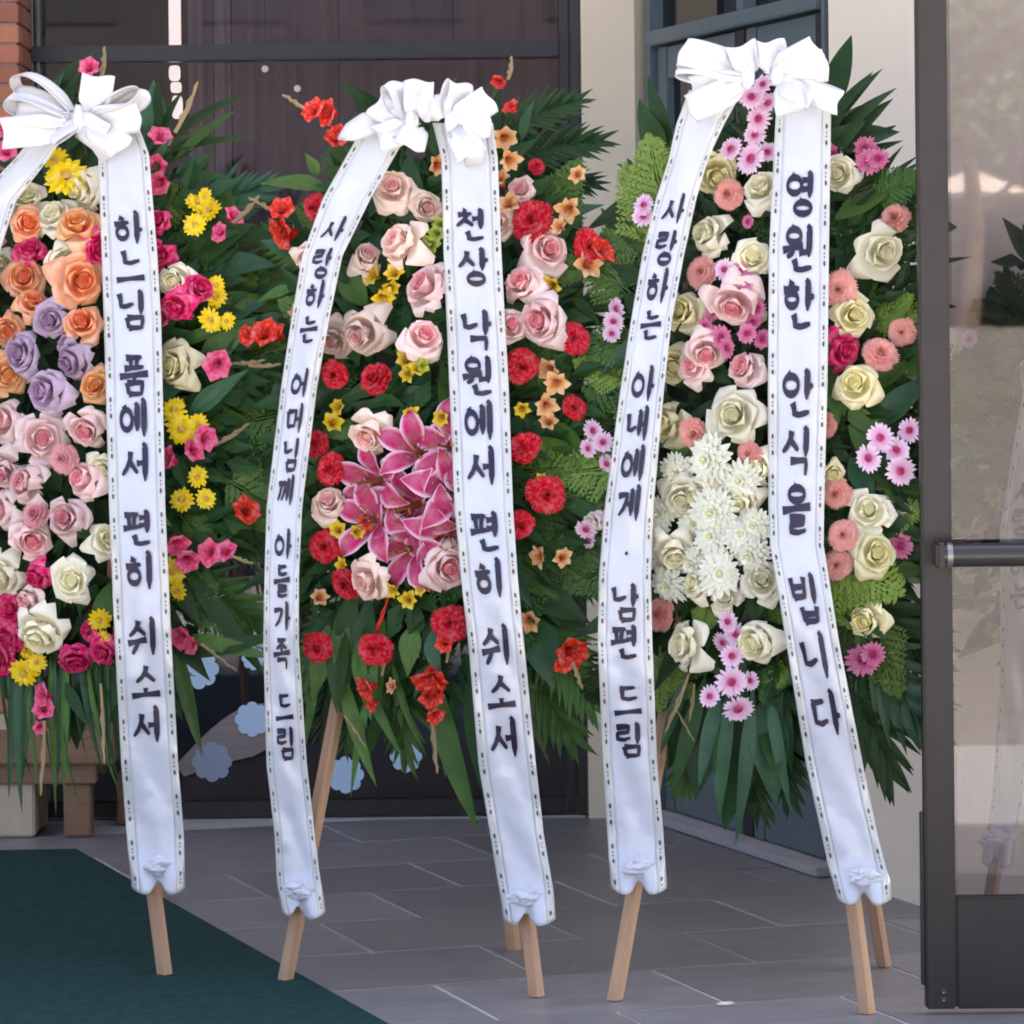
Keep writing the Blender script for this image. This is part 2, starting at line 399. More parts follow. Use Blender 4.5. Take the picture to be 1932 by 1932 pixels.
paper_flower(400, 1437, .06, 'paper_grey', .0, 'dull grey blue paper flower low on the glass beside the ribbon end')
paper_flower(766, 1427, .048, 'paper_blue', .0, 'pale blue paper flower on the glass between hanging strap leaves')
paper_flower(652, 1462, .055, 'paper_blue', .0, 'pale blue paper flower on the glass behind the wooden easel leg')
paper_flower(375, 1262, .06, 'paper_blue', .0, 'pale blue paper flower on the glass behind palm leaves')
paper_flower(478, 1242, .035, 'paper_blue', .0, 'small pale blue paper flower on the glass just beside the narrow ribbon')
for (dx, dy, t) in ((500, 130, 'small round white lamp glowing in place of a reflection under the transom'), (561, 167, 'small round white lamp glowing in place of a reflection, the lower of two')):  # glowing balls on added cords stand in for light mirrored in the pane
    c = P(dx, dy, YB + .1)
    bm = bmesh.new(); bmesh.ops.create_uvsphere(bm, u_segments=16, v_segments=10, radius=.0105); me = bpy.data.meshes.new('glint'); bm.to_mesh(me); bm.free()
    o = tag(obj('reflection_dot', me, M['emit_dot']), t, 'glint'); o.location = c
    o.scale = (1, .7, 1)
    vv, ff = tube_vf([Vector((0, 0, .01)), Vector((0, .02, .4)), Vector((0, .02, ztop - c.z))], [.0008] * 3, 4)
    cd = obj('dot_cord', mesh('cord', vv, ff), M['dark'], None); cd.parent = o

# ---- brick pillar at the left
xp = xb(38, 300, YB - .3); YP = YB - .3
pil = empty('brick_pillar', (xp - .3, YP, 0)); tag(pil, 'red brick pillar on a pale plaster base by the window', 'pillar')
zpb = .35
box('plinth', xp - .6, xp + .03, YP - .06, YB - .05, .002, zpb, M['plinth'], pil, .006)
box('core', xp - .592, xp - .008, YP + .008, YB - .06, zpb, 3.35, M['mortar'], pil)
BH = .0585
def brick_me(l, d):
    v_, f_ = box_vf(-l / 2, l / 2, -d / 2, d / 2, -.0255, .0255); me = mesh('brick', v_, f_)
    bm = bmesh.new(); bm.from_mesh(me); bmesh.ops.bevel(bm, geom=bm.edges[:], offset=.003, segments=1, affect='EDGES'); bm.to_mesh(me); bm.free(); return me
bl, bs = brick_me(.19, .09), brick_me(.09, .09)
nb = 0
for k in range(int((3.3 - zpb) / BH)):
    z = zpb + .03 + k * BH
    if z > 3.3: break
    off = (k % 2) * .1
    x = xp - .045 if k % 2 else xp - .095
    first = True
    while x > xp - .52:
        if k % 2 and first:
            inst('brick', bs, M['brick'], pil, Matrix.Translation((x, YP + .045 + random.uniform(-.001, .001), z))); x -= .15; first = False; continue
        inst('brick', bl, M['brick'], pil, Matrix.Translation((x, YP + .045 + random.uniform(-.001, .001), z))); x -= .2
    y = YP + (.045 if not k % 2 else .045)
    yy = YP + .09 + .1
    if yy < YB - .08: inst('brick', brick_me(.09, .18) if k == 0 else side_b, M['brick'], pil, Matrix.Translation((xp - .046, yy, z)))
    if k == 0: side_b = brick_me(.09, .17)

# ---- low wooden bench
bl_ = G(146, 1580); YBe = bl_.y
be = empty('wooden_bench', (bl_.x, YBe, 0)); tag(be, 'low reddish wooden bench under the hanging grass leaves by the pillar', 'bench')
def bz(dy): return P(150, dy, YBe).z
lx = P(120, 1550, YBe).x; lx2 = P(172, 1550, YBe).x
for (x0, x1, y0, y1) in ((lx, lx2, 0, .08), (P(182, 1500, YBe).x + .03, P(213, 1500, YBe).x + .03, .26, .34)):
    box('leg', x0, x1, YBe + y0, YBe + y1, 0.002, bz(1478), M['wood_red'], be, .005)
for k in range(3):
    box('plank', -1.9, P(218, 1400, YBe).x + .0, YBe - .03 + k * .13, YBe + .09 + k * .13, bz(1440), bz(1375), M['wood_red'], be, .006)
box('apron', -1.85, P(222, 1400, YBe).x - .06, YBe - .012, YBe + .045, bz(1478), bz(1440) - .002, M['wood_red'], be, .004)
box('apron', -1.85, P(222, 1400, YBe).x - .06, YBe + .25, YBe + .30, bz(1478), bz(1440) - .002, M['wood_red'], be, .004)

# ---- cream column between window and side wall
YC = YB - .05
cl = empty('cream_column', (xb(1170), YC, 0)); tag(cl, 'cream plaster column between the wide window and the angled doors', 'column')
cx0, cx1, cx2 = xr + .003, P(1203, 700, YC).x, P(1238, 700, YC).x
vv = [(cx0, YC, 0), (cx1, YC, 0), (cx2, YC + .05, 0), (cx2 + .05, YC + .6, 0), (cx0, YC + .6, 0)]
vv += [(a, b, 3.35) for a, b, c in vv]
me = mesh('shaft', vv, [(4, 3, 2, 1, 0), (5, 6, 7, 8, 9)] + [(i, (i + 1) % 5, 5 + (i + 1) % 5, 5 + i) for i in range(5)])
obj('shaft', me, M['cream'], cl)
box('edge_trim', cx2 + .002, P(1253, 700, YC).x, YC + .06, YC + .3, .002, 3.35, M['cream'], cl, .003)

# ---- angled side wall with glazed doors
wa = G(1250, 1549); wb_ = G(1735, 1709)
wd = (wb_ - wa); wd.z = 0; wlen = wd.length; wd.normalize(); wn = Vector((-wd.y, wd.x, 0))
if wn.y > 0: wn = -wn                                                   # towards the camera
WM = Matrix((( wd.x, -wn.x, 0, wa.x), (wd.y, -wn.y, 0, wa.y), (0, 0, 1, 0), (0, 0, 0, 1)))   # local x along the wall, y into it
def wu(dx, dy=900):
    p = on_plane(dx, dy, wa, wn); return (p - wa).dot(wd)
def wz(dx, dy): return on_plane(dx, dy, wa, wn).z
sw = empty('side_wall', WM @ Vector((wu(1650), 0, 0))); tag(sw, 'plain cream plaster wall beside the open glass door', 'wall')
box('wall_face', wu(1572), wu(1800), 0, .25, -.02, 3.35, M['cream2'], sw, 0, WM)
yal = (WM @ Vector((wu(1800), .25, 0))).y + 1.1
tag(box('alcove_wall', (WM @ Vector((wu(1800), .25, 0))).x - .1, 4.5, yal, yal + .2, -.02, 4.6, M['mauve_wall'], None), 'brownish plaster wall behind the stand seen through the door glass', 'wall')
ds = empty('side_door_set', WM @ Vector((wu(1400), 0, 0))); tag(ds, 'blue grey framed glazed doors set in the angled wall', 'door')
u0, u1, um = wu(1218, 300), wu(1566), wu(1402)
zt0, zt1 = wz(1396, 50), wz(1396, 20)
def wbx(n, a, b, c, d, y0, y1, m, bev=.004): return box(n, a, b, y0, y1, c, d, M[m], ds, bev, WM)
wbx('frame_post', u0, u0 + .05, .02, 3.35, .0, .1, 'bluegrey')
wbx('frame_post', u1 - .03, u1, .02, 3.35, .0, .1, 'bluegrey')
wbx('transom', u0 + .052, u1 - .032, zt0, zt1, -.01, .1, 'bluegrey')
wbx('mullion', um - .03, um + .03, zt1 + .001, 3.35, .005, .09, 'bluegrey')
# two door leaves
for a, b in ((u0 + .055, um - .004), (um + .004, u1 - .035)):
    lf = wbx('door_leaf', a, a + .075, .03, zt0 - .004, .02, .07, 'bluegrey')
    wbx('stile', b - .075, b, .03, zt0 - .004, .02, .07, 'frame')
    wbx('top_rail', a + .077, b - .077, zt0 - .10, zt0 - .006, .022, .068, 'bluegrey')
    wbx('bottom_rail', a + .077, b - .077, .032, .27, .022, .068, 'bluegrey')
    wbx('pane', a + .076, b - .076, .271, zt0 - .101, .042, .048, 'glass_dark', 0)
for a, b in ((u0 + .051, um - .031), (um + .031, u1 - .031)):
    wbx('pane', a, b, zt1 + .001, 3.35, .04, .046, 'glass_dark', 0)
wbx('sill', u0, u1, .003, .028, -.05, .12, 'sillstone', .003)
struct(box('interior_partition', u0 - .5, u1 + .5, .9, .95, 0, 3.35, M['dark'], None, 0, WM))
box('curtain_post', wu(1320, 100), wu(1340, 100), .3, .36, 0, 3.35, M['cream'], ds, 0, WM)

# ---- open glass door at the right
YD = G(1750, 1912).y
xd0 = P(1722, 650, YD).x + .012
dr = empty('glass_door', (xd0 + .47, YD, .012)); tag(dr, 'open bronze framed glass door with a round push bar', 'door')
def dx_(n, x0, x1, z0, z1, y0=-.022, y1=.022, m='bronze', bev=.004): return box(n, x0, x1, YD + y0, YD + y1, z0, z1, M[m], dr, bev)
SW = .063; zbr = P(1850, 1690, YD).z
zd0, zd1, xd1 = .012, 2.32, xd0 + .96
dx_('stile', xd0, xd0 + SW, zd0, zd1)
dx_('stile', xd1 - SW, xd1, zd0, zd1)
dx_('bottom_rail', xd0 + SW + .001, xd1 - SW - .001, zd0, zbr, -.0215, .0215)
dx_('top_rail', xd0 + SW + .001, xd1 - SW - .001, zd1 - .1, zd1, -.0215, .0215)
dx_('pane', xd0 + SW - .004, xd1 - SW + .004, zbr - .004, zd1 - .104, -.003, .003, 'glass_door', 0)
dx_('edge_strip', xd0 - .008, xd0 - .001, .30 * .2, .42, -.012, .012, 'frame', .002)
pz = P(1850, 1043, YD).z
vv, ff = tube_vf([Vector((xd0 + .035, YD - .075, pz)), Vector((xd0 + .05, YD - .075, pz)), Vector((xd1 - .03, YD - .075, pz))], [.024, .0245, .0245], 20)
pb = obj('push_bar', mesh('push_bar', vv, ff, True), M['bronze_bar'], dr)
box('bracket', xd0 + .022, xd0 + .045, YD - .098, YD - .023, pz - .027, pz + .027, M['bronze'], dr, .006)
vv, ff = tube_vf([Vector((xd0 + .045, YD - .075, pz)), Vector((xd0 + .056, YD - .075, pz))], [.0265, .0265], 20)
obj('collar', mesh('collar', vv, ff, True), M['steel'], dr)
for dy in (1868, 1882):
    p = P(1778, dy, YD)
    vv, ff = tube_vf([Vector((p.x, YD - .0265, p.z)), Vector((p.x, YD - .0225, p.z)), Vector((p.x, YD - .021, p.z))], [.003, .0058, .006], 12)
    ff.append(tuple(range(12)))
    obj('screw', mesh('screw', vv, ff, True), M['steel'], dr)
# white scrap on the floor
p = G(1368, 1897); me = mesh('scrap', [p + Vector(a) * .8 for a in ((-.022, -.006, .004), (.004, -.01, .003), (.026, .004, .005), (.02, .014, .008), (-.004, .006, .009), (-.02, .004, .006), (.0, 0, .0035))], [(0, 1, 6), (1, 2, 6), (2, 3, 6), (3, 4, 6), (4, 5, 6), (5, 0, 6)])
o = tag(obj('paper_scrap', me, M['border']), 'tiny white paper scrap lying on the floor tiles', 'scrap'); md = o.modifiers.new('s', 'SOLIDIFY'); md.thickness = .001

# ================================================================== FLOWER MESHES
def petal(mb, phi, base, R_, Z_, hw, cup=.4, nu=6, nv=5, ring=0., point=.0, wave=0., rollb=0., tw=0.):
    """R_,Z_,hw: functions of u in 0..1"""
    vv = []; aa = []
    for i in range(nu):
        u = i / (nu - 1)
        for j in range(nv):
            v_ = -1 + 2 * j / (nv - 1)
            h = hw(u)
            x = R_(u) - cup * v_ * v_ * h
            y = v_ * h
            z = Z_(u) + wave * math.sin(v_ * 3.1 + phi * 3) * u
            if u > .8: x -= point * (abs(v_)) * .0; 
            x += point * (1 - abs(v_)) * (max(0, u - .7) / .3) * h
            z -= rollb * abs(v_) * max(0, u - .5)
            y += tw * u * h
            c, s = math.cos(phi), math.sin(phi)
            vv.append((x * c - y * s, x * s + y * c, z + base)); aa.append(ring if not callable(ring) else ring(u))
    mb.add(vv, grid_faces(nu, nv), aa)
def rose_mesh(seed, openness=1.0):
    rd = random.Random(seed); mb = MB()
    # swirled heart, closed at the top
    n = 46; vv = []; aa = []
    for i in range(n):
        t = i / (n - 1); a = t * 6.283 * 2.7; r = .02 + .21 * t
        for k, (hh, rr) in enumerate(((.05, .8), (.42, 1.12), (.70 - .10 * t, .96), (.66 - .10 * t, .80))):
            vv.append((r * rr * math.cos(a), r * rr * math.sin(a), hh + (.03 * math.sin(a * 1.7) if k >= 2 else 0))); aa.append(.04 + .12 * t)
    mb.add(vv, grid_faces(n, 4), aa)
    vv = [(0, 0, .60)] + [(.2 * math.cos(k * .785), .2 * math.sin(k * .785), .50) for k in range(8)]
    mb.add(vv, [(0, 1 + k, 1 + (k + 1) % 8) for k in range(8)], [.05] * 9)
    spec = [(3, .27, .72, .30, .22, .04), (4, .42, .68, .40, .45, .12), (5, .66, .52, .50, .72, .26), (5, .95, .20, .56, 1.0, .40)]
    for ri, (cnt_, rt, zt, hw0, ra, curl) in enumerate(spec):
        rt *= (1 + (openness - 1) * (ri / 3)); ph0 = rd.uniform(0, 6)
        for k in range(cnt_):
            phi = ph0 + 6.283 * k / cnt_ + rd.uniform(-.25, .25); s_ = rd.uniform(.80, 1.12); zt_ = zt + rd.uniform(-.09, .07) * (1 if ri else .4)
            cu = curl * rd.uniform(.4, 1.6); r0 = .08 + .05 * ri
            petal(mb, phi, 0,
                  lambda u: r0 + (rt * s_ - r0) * (math.sin(min(u, .8) / .8 * 1.57) ** .75 if u < .8 else 1) + (cu * .45 * (u - .72) / .28 if u > .72 else 0),
                  lambda u: -.12 + (zt_ + .12) * math.sin(min(1, u / .82) * 1.57) - (cu * .95 * ((u - .70) / .30) ** 1.5 if u > .70 else 0),
                  lambda u: hw0 * s_ * (.35 + .65 * math.sin(min(1, u / .6) * 1.57)) * (1 if u < .68 else 1 - .62 * ((u - .68) / .32) ** 1.5),
                  cup=.62 - .12 * ri, ring=lambda u: ra - .14 + .14 * u, point=.4, wave=rd.uniform(-.08, .08), rollb=rd.uniform(.1, .5) * (ri >= 2), tw=rd.uniform(-.25, .25), nu=8, nv=7)
    for k in range(5):
        petal(mb, k * 1.2566, 0, lambda u: .1 + .5 * u, lambda u: -.14 - .12 * u * u, lambda u: .1 * (1 - u) + .01, nu=3, nv=3, ring=1.0)
    return mb.mesh('rose_bloom')
def carnation_mesh(seed):
    rd = random.Random(seed); mb = MB()
    for ri, (cnt_, rt, zt, hw0) in enumerate(((5, .12, .76, .16), (7, .26, .72, .24), (9, .48, .64, .28), (11, .72, .48, .30), (12, .90, .26, .30), (12, 1.0, .02, .32))):
        ph0 = rd.uniform(0, 6)
        for k in range(cnt_):
            phi = ph0 + 6.283 * k / cnt_ + rd.uniform(-.15, .15); s_ = rd.uniform(.9, 1.08)
            nu, nv = 4, 9; vv = []; aa = []
            for i in range(nu):
                u = i / (nu - 1)
                for j in range(nv):
                    v_ = -1 + 2 * j / (nv - 1); h = hw0 * (.2 + .8 * u)
                    rr = (.05 + (rt * s_ - .05) * u); ruff = (.10 if j % 2 else -.06) * (u ** 2)
                    x = rr - .15 * v_ * v_ * h + (.07 * (j % 2) * u if i == nu - 1 else 0) + ruff * .7; y = v_ * h
                    z = -.05 + (zt + .05) * math.sin(u * 1.57) + ruff * .8 + rd.uniform(-.02, .02)
                    c, s = math.cos(phi), math.sin(phi); vv.append((x * c - y * s, x * s + y * c, z)); aa.append(.1 + .7 * u if i < nu - 1 else 1.0)
            mb.add(vv, grid_faces(nu, nv), aa)
    return mb.mesh('carnation_bloom')
def mum_mesh(seed, rings, width, center, dome=.25, zstep=.12, tipup=.0):
    rd = random.Random(seed); mb = MB()
    for ri, (cnt_, rt) in enumerate(rings):
        ph0 = rd.uniform(0, 6); q = ri / max(1, len(rings) - 1)
        for k in range(cnt_):
            phi = ph0 + 6.283 * k / cnt_ + rd.uniform(-.1, .1); L_ = rt * rd.uniform(.88, 1.06); zz = zstep * (len(rings) - 1 - ri); dz = rd.uniform(-.06, .06)
            r0 = center * .7
            petal(mb, phi, 0, lambda u: r0 + (L_ - r0) * u, lambda u: zz + dome * math.sin(u * 1.9) * (.6 if len(rings) > 3 else .5) + dz * u - .05,
                  lambda u: width * (.45 + .55 * math.sin(min(1, u / .6) * 1.57)) * (1 if u < .75 else math.sqrt(max(.03, 1 - ((u - .75) / .25) ** 2))),
                  cup=-.25, nu=5, nv=3, ring=lambda u: .32 + .68 * min(1, u * 1.2) if center > .15 else .1 + .2 * (1 - q) * 0 + .9 * (.3 + .7 * u))
    # centre disc
    vv = [(0, 0, zstep * len(rings) + .10)]; aa = [0.]; ff = []; n = 14
    for a_ in range(3):
        rr = center * (a_ + 1) / 3
        for k in range(n):
            vv.append((rr * math.cos(6.283 * k / n), rr * math.sin(6.283 * k / n), zstep * len(rings) + .10 - .10 * ((a_ + 1) / 3) ** 2 + rd.uniform(-.02, .02))); aa.append(.04 * a_)
    for k in range(n): ff.append((0, 1 + k, 1 + (k + 1) % n))
    for a_ in range(2):
        for k in range(n): b0 = 1 + a_ * n; ff.append((b0 + k, b0 + n + k, b0 + n + (k + 1) % n, b0 + (k + 1) % n))
    mb.add(vv, ff, aa)
    return mb.mesh('mum_bloom')
def trumpet_mesh(seed, cnt_=6, hw0=.36, flare=1.0, depth=.8, curl=.25, stamen=True):
    rd = random.Random(seed); mb = MB()
    for k in range(cnt_):
        phi = 6.283 * k / cnt_ + rd.uniform(-.12, .12); s_ = rd.uniform(.85, 1.1); ww = hw0 * (1.0 if k % 2 else .8)
        petal(mb, phi, -depth * .4, lambda u: .06 + (flare * s_ - .06) * u ** 1.6, lambda u: depth * math.sin(u * 1.5) - curl * max(0, u - .65) * 2,
              lambda u: ww * (.25 + .75 * math.sin(min(1, u / .65) * 1.57)) * (1 if u < .7 else math.sqrt(max(.02, 1 - ((u - .7) / .3) ** 2))),
              cup=.25, nu=7, nv=5, ring=lambda u: u, point=.3, wave=.08)
    if stamen:
        for k in range(4):
            a = k * 1.57; p0 = Vector((0, 0, -.1)); p1 = Vector((.18 * math.cos(a), .18 * math.sin(a), depth * .7))
            v_, f_ = tube_vf([p0, p1], [.03, .045], 4); mb.add(v_, f_, [.3] * len(v_))
    return mb.mesh('trumpet_bloom')
def lily_petal_mesh(seed):
    rd = random.Random(seed); vv = []; aa = []; ed = []; nu, nv = 10, 7
    for i in range(nu):
        u = i / (nu - 1)
        for j in range(nv):
            v_ = -1 + 2 * j / (nv - 1)
            h = .25 * (.22 + .78 * math.sin(min(1, u / .5) * 1.57)) * (1 if u < .5 else max(.03, 1 - ((u - .5) / .5) ** 1.7))
            x = .05 + .98 * u - .10 * max(0, u - .7) ; z = .42 * math.sin(u * 2.3) - .55 * max(0, u - .62) ** 1.4 - .10 * (1 - abs(v_)) * h * 2 + .03 * math.sin(u * 14 + v_ * 2) * abs(v_)
            vv.append((x, v_ * h, z)); aa.append(u); ed.append(max(abs(v_), 0 if u < .9 else .9))
    me = mesh('lily_petal', vv, grid_faces(nu, nv), True)
    me.attributes.new('ring', 'FLOAT', 'POINT').data.foreach_set('value', aa)
    me.attributes.new('edge', 'FLOAT', 'POINT').data.foreach_set('value', ed)
    return me
def lily_heart_mesh():
    mb = MB()
    for k in range(6):
        a = k * 1.047 + .3; p0 = Vector((0, 0, 0)); p1 = Vector((.12 * math.cos(a), .12 * math.sin(a), .45)); p2 = Vector((.26 * math.cos(a), .26 * math.sin(a), .62))
        v_, f_ = tube_vf([p0, p1, p2], [.018, .015, .012], 5); mb.add(v_, f_)
        t = Vector((-math.sin(a), math.cos(a), .2)); v_, f_ = tube_vf([p2 - t * .07, p2, p2 + t * .07], [.01, .03, .01], 5); mb.add(v_, f_)
    v_, f_ = tube_vf([Vector((0, 0, -.25)), Vector((0, 0, 0)), Vector((0, 0, .6)), Vector((0, 0, .7))], [.05, .09, .02, .04], 6); mb.add(v_, f_)
    return mb.mesh('lily_heart')
# leaves: length 1 along +Y, face towards +Z
def leaf_mesh(w=.18, bend=.15, fold=.25, nu=9, tip=1.4, wav=.0):
    mb = MB(); vv = []
    for i in range(nu):
        u = i / (nu - 1); h = w * (math.sin(min(1, (u + .04) / .45) * 1.57) if u < .41 else max(.02, 1 - ((u - .41) / .59) ** tip))
        for v_ in (-1, -.5, 0, .5, 1):
            vv.append((v_ * h, u, -bend * u * u + fold * abs(v_) * h + wav * math.sin(u * 11 + v_)))
    mb.add(vv, grid_faces(nu, 5)); return mb.mesh('leaf_blade')
def frond_mesh(seed, n=15, ll=.42, lw=.035, ang=55, bend=.2):
    rd = random.Random(seed); mb = MB(); pts = []
    for i in range(10): u = i / 9; pts.append(Vector((0, u * .9, -bend * u * u)))
    v_, f_ = tube_vf(pts, [.012 * (1 - .7 * i / 9) for i in range(10)], 5); mb.add(v_, f_)
    for k in range(n):
        u = .12 + .88 * k / (n - 1); b = Vector((0, u * .9, -bend * u * u))
        for s in (-1, 1):
            a = R(lerp(ang + 12, ang - 38, u) + rd.uniform(-7, 7)); L_ = ll * (.55 + .45 * math.sin(min(1, u / .45) * 1.57)) * (1 - .45 * max(0, u - .5) * 2) * rd.uniform(.85, 1.1)
            d = Vector((s * math.sin(a), math.cos(a), rd.uniform(-.1, .12))); sd_ = Vector((s * math.cos(a), -math.sin(a), 0)); nn = Vector((0, 0, 1)); vv = []
            for i in range(5):
                t = i / 4; h = lw * (.5 + .5 * math.sin(min(1, t / .35) * 1.57)) * (1 if t < .4 else max(.03, 1 - ((t - .4) / .6) ** 1.3)); c = b + d * L_ * t + nn * (-.18 * L_ * t * t)
                vv += [c - sd_ * h + nn * h * .5, c, c + sd_ * h + nn * h * .5]
            mb.add(vv, grid_faces(5, 3))
    return mb.mesh('frond')
def fern_mesh(seed, n=11):
    rd = random.Random(seed); mb = MB()
    v_, f_ = tube_vf([Vector((0, t / 6, -.12 * (t / 6) ** 2)) for t in range(7)], [.012] * 6 + [.004], 4); mb.add(v_, f_)
    for k in range(n):
        u = .15 + .83 * k / (n - 1); b = Vector((0, u, -.12 * u * u)); L_ = .46 * (1 - u) ** .75 + .03
        for s in (-1, 1):
            a = R(62 - 25 * u + rd.uniform(-6, 6)); d = Vector((s * math.sin(a), math.cos(a), rd.uniform(-.2, .15))); m_ = max(3, int(L_ / .055))
            for q in range(m_):
                t = (q + .7) / m_; c = b + d * L_ * t; pl = .12 * (1 - .6 * t) + .03
                for s2 in (-1, 1):
                    a2 = a * s + s2 * R(38); d2 = Vector((math.sin(a2), math.cos(a2), rd.uniform(-.35, .35))); sd_ = Vector((d2.y, -d2.x, 0)) * pl * .2
                    mb.add([c, c + d2 * pl * .5 + sd_, c + d2 * pl, c + d2 * pl * .5 - sd_], [(0, 1, 2, 3)])
    return mb.mesh('fern')
ROSE = [rose_mesh(i + 1, .80 + .4 * ((i * 7) % 14) / 13) for i in range(14)]
CARN = [carnation_mesh(i) for i in range(101, 107)]
DAISY = [mum_mesh(i, ((17, .92), (17, 1.0)), .105, .27, .22, .08) for i in (21, 22, 23)]
YMUM = [mum_mesh(i, ((12, .66), (14, .88), (14, 1.0)), .125, .22, .25, .10) for i in (24, 25, 26)]
WMUM = [mum_mesh(i, ((8, .3), (11, .5), (15, .7), (18, .88), (20, 1.0)), .115, .10, .3, .11) for i in (31, 32, 33)]
TRUMP = [trumpet_mesh(i, 6, .56, .95, 1.0, .15) for i in (41, 42, 43)]
ALST = [trumpet_mesh(i, 6, .34, .9, .95, .1) for i in (44, 45, 46)]
LPET = [lily_petal_mesh(i) for i in (51, 52)]; LHEART = lily_heart_mesh()
LEAF = [leaf_mesh(.2, .2, .25), leaf_mesh(.26, .28, .3, wav=.01), leaf_mesh(.14, .35, .2)]
STRAP = [leaf_mesh(.055, .18, .35, 11, 1.9), leaf_mesh(.04, .28, .3, 11, 1.6)]
FROND = [frond_mesh(i, 15, .42, .03, 55, .2) for i in (61, 62)]
PALM = [frond_mesh(i, 10, .62, .05, 48, .25) for i in (63, 64)]
FERN = [fern_mesh(i) for i in (71, 72)]

def basis(n, up=None, spin=0.0):
    n = n.normalized(); up = up or Vector((0, 0, 1))
    y = up - n * up.dot(n)
    if y.length < 1e-3: y = Vector((1, 0, 0)) - n * n.x
    y.normalize(); x = y.cross(n)
    m = Matrix((x, y, n)).transposed()
    return m @ Matrix.Rotation(spin, 3, 'Z')
def place(p, rot3, s): return Matrix.Translation(p) @ rot3.to_4x4() @ Matrix.Diagonal((s, s, s, 1))

# ================================================================== HANGUL BRUSH LETTERS
def el(cx, cy, rx, ry, n=20): return [(cx + rx * math.sin(6.283 * k / n), cy - ry * math.cos(6.283 * k / n)) for k in range(n + 1)]
JAMO = {
 'g': [[(.08, .14), (.5, .08), (.9, .06), (.86, .3), (.62, .7), (.22, 1)]],
 'gf': [[(.02, .1), (.5, .06), (.86, .04), (.88, .4), (.84, 1)]],
 'n': [[(.12, .0), (.2, .4), (.2, .72), (.5, .76), (1, .58)]],
 'd': [[(.08, .12), (.5, .08), (.9, .04)], [(.2, .12), (.2, .78), (.55, .86), (1, .72)]],
 'l': [[(.08, .1), (.5, .05), (.88, .03), (.82, .42), (.14, .5), (.14, .88), (.55, .94), (1, .8)]],
 'm': [[(.08, .06), (.16, .94)], [(.08, .1), (.5, .07), (.94, .03), (.86, .96)], [(.16, .9), (.86, .86)]],
 'b': [[(.06, .0), (.14, .95)], [(.92, -.05), (.86, .96)], [(.1, .45), (.88, .4)], [(.14, .9), (.86, .86)]],
 's': [[(.56, 0), (.5, .35), (.3, .7), (.0, 1)], [(.46, .42), (.68, .62), (.98, .92)]],
 'o': [el(.5, .54, .44, .42), [(.3, -.06), (.46, .14)]],
 'j': [[(.1, .12), (.5, .08), (.9, .05)], [(.62, .08), (.48, .5), (0, 1)], [(.42, .5), (.7, .68), (1, .95)]],
 'c': [[(.36, -.12), (.62, -.03)], [(.05, .22), (.5, .18), (.92, .14)], [(.6, .18), (.45, .55), (-.05, 1)], [(.42, .55), (.7, .72), (1, .97)]],
 'h': [[(.32, -.04), (.66, .06)], [(.0, .3), (.45, .24), (.95, .2)], el(.5, .7, .36, .30)],
 'p': [[(.05, .1), (.5, .06), (.95, .04)], [(.3, .14), (.34, .8)], [(.7, .1), (.62, .8)], [(-.05, .96), (.5, .88), (1.05, .8)]],
}
JAMO['k'] = [[(x * .5, y) for x, y in JAMO['g'][0]], [(x * .5 + .5, y) for x, y in JAMO['g'][0]]]
def bx(st, x0, y0, x1, y1): return [[(x0 + x * (x1 - x0), y0 + y * (y1 - y0)) for x, y in s] for s in st]
def vert(x, y0, y1): return ('V', [(x - .05, y0 - .02), (x + .02, y0 + .06), (x + .02, lerp(y0, y1, .5)), (x, y1)])
def hor(y, x0=0., x1=1.): return ('H', [(x0, y + .05), (lerp(x0, x1, .5), y), (x1, y - .04)])
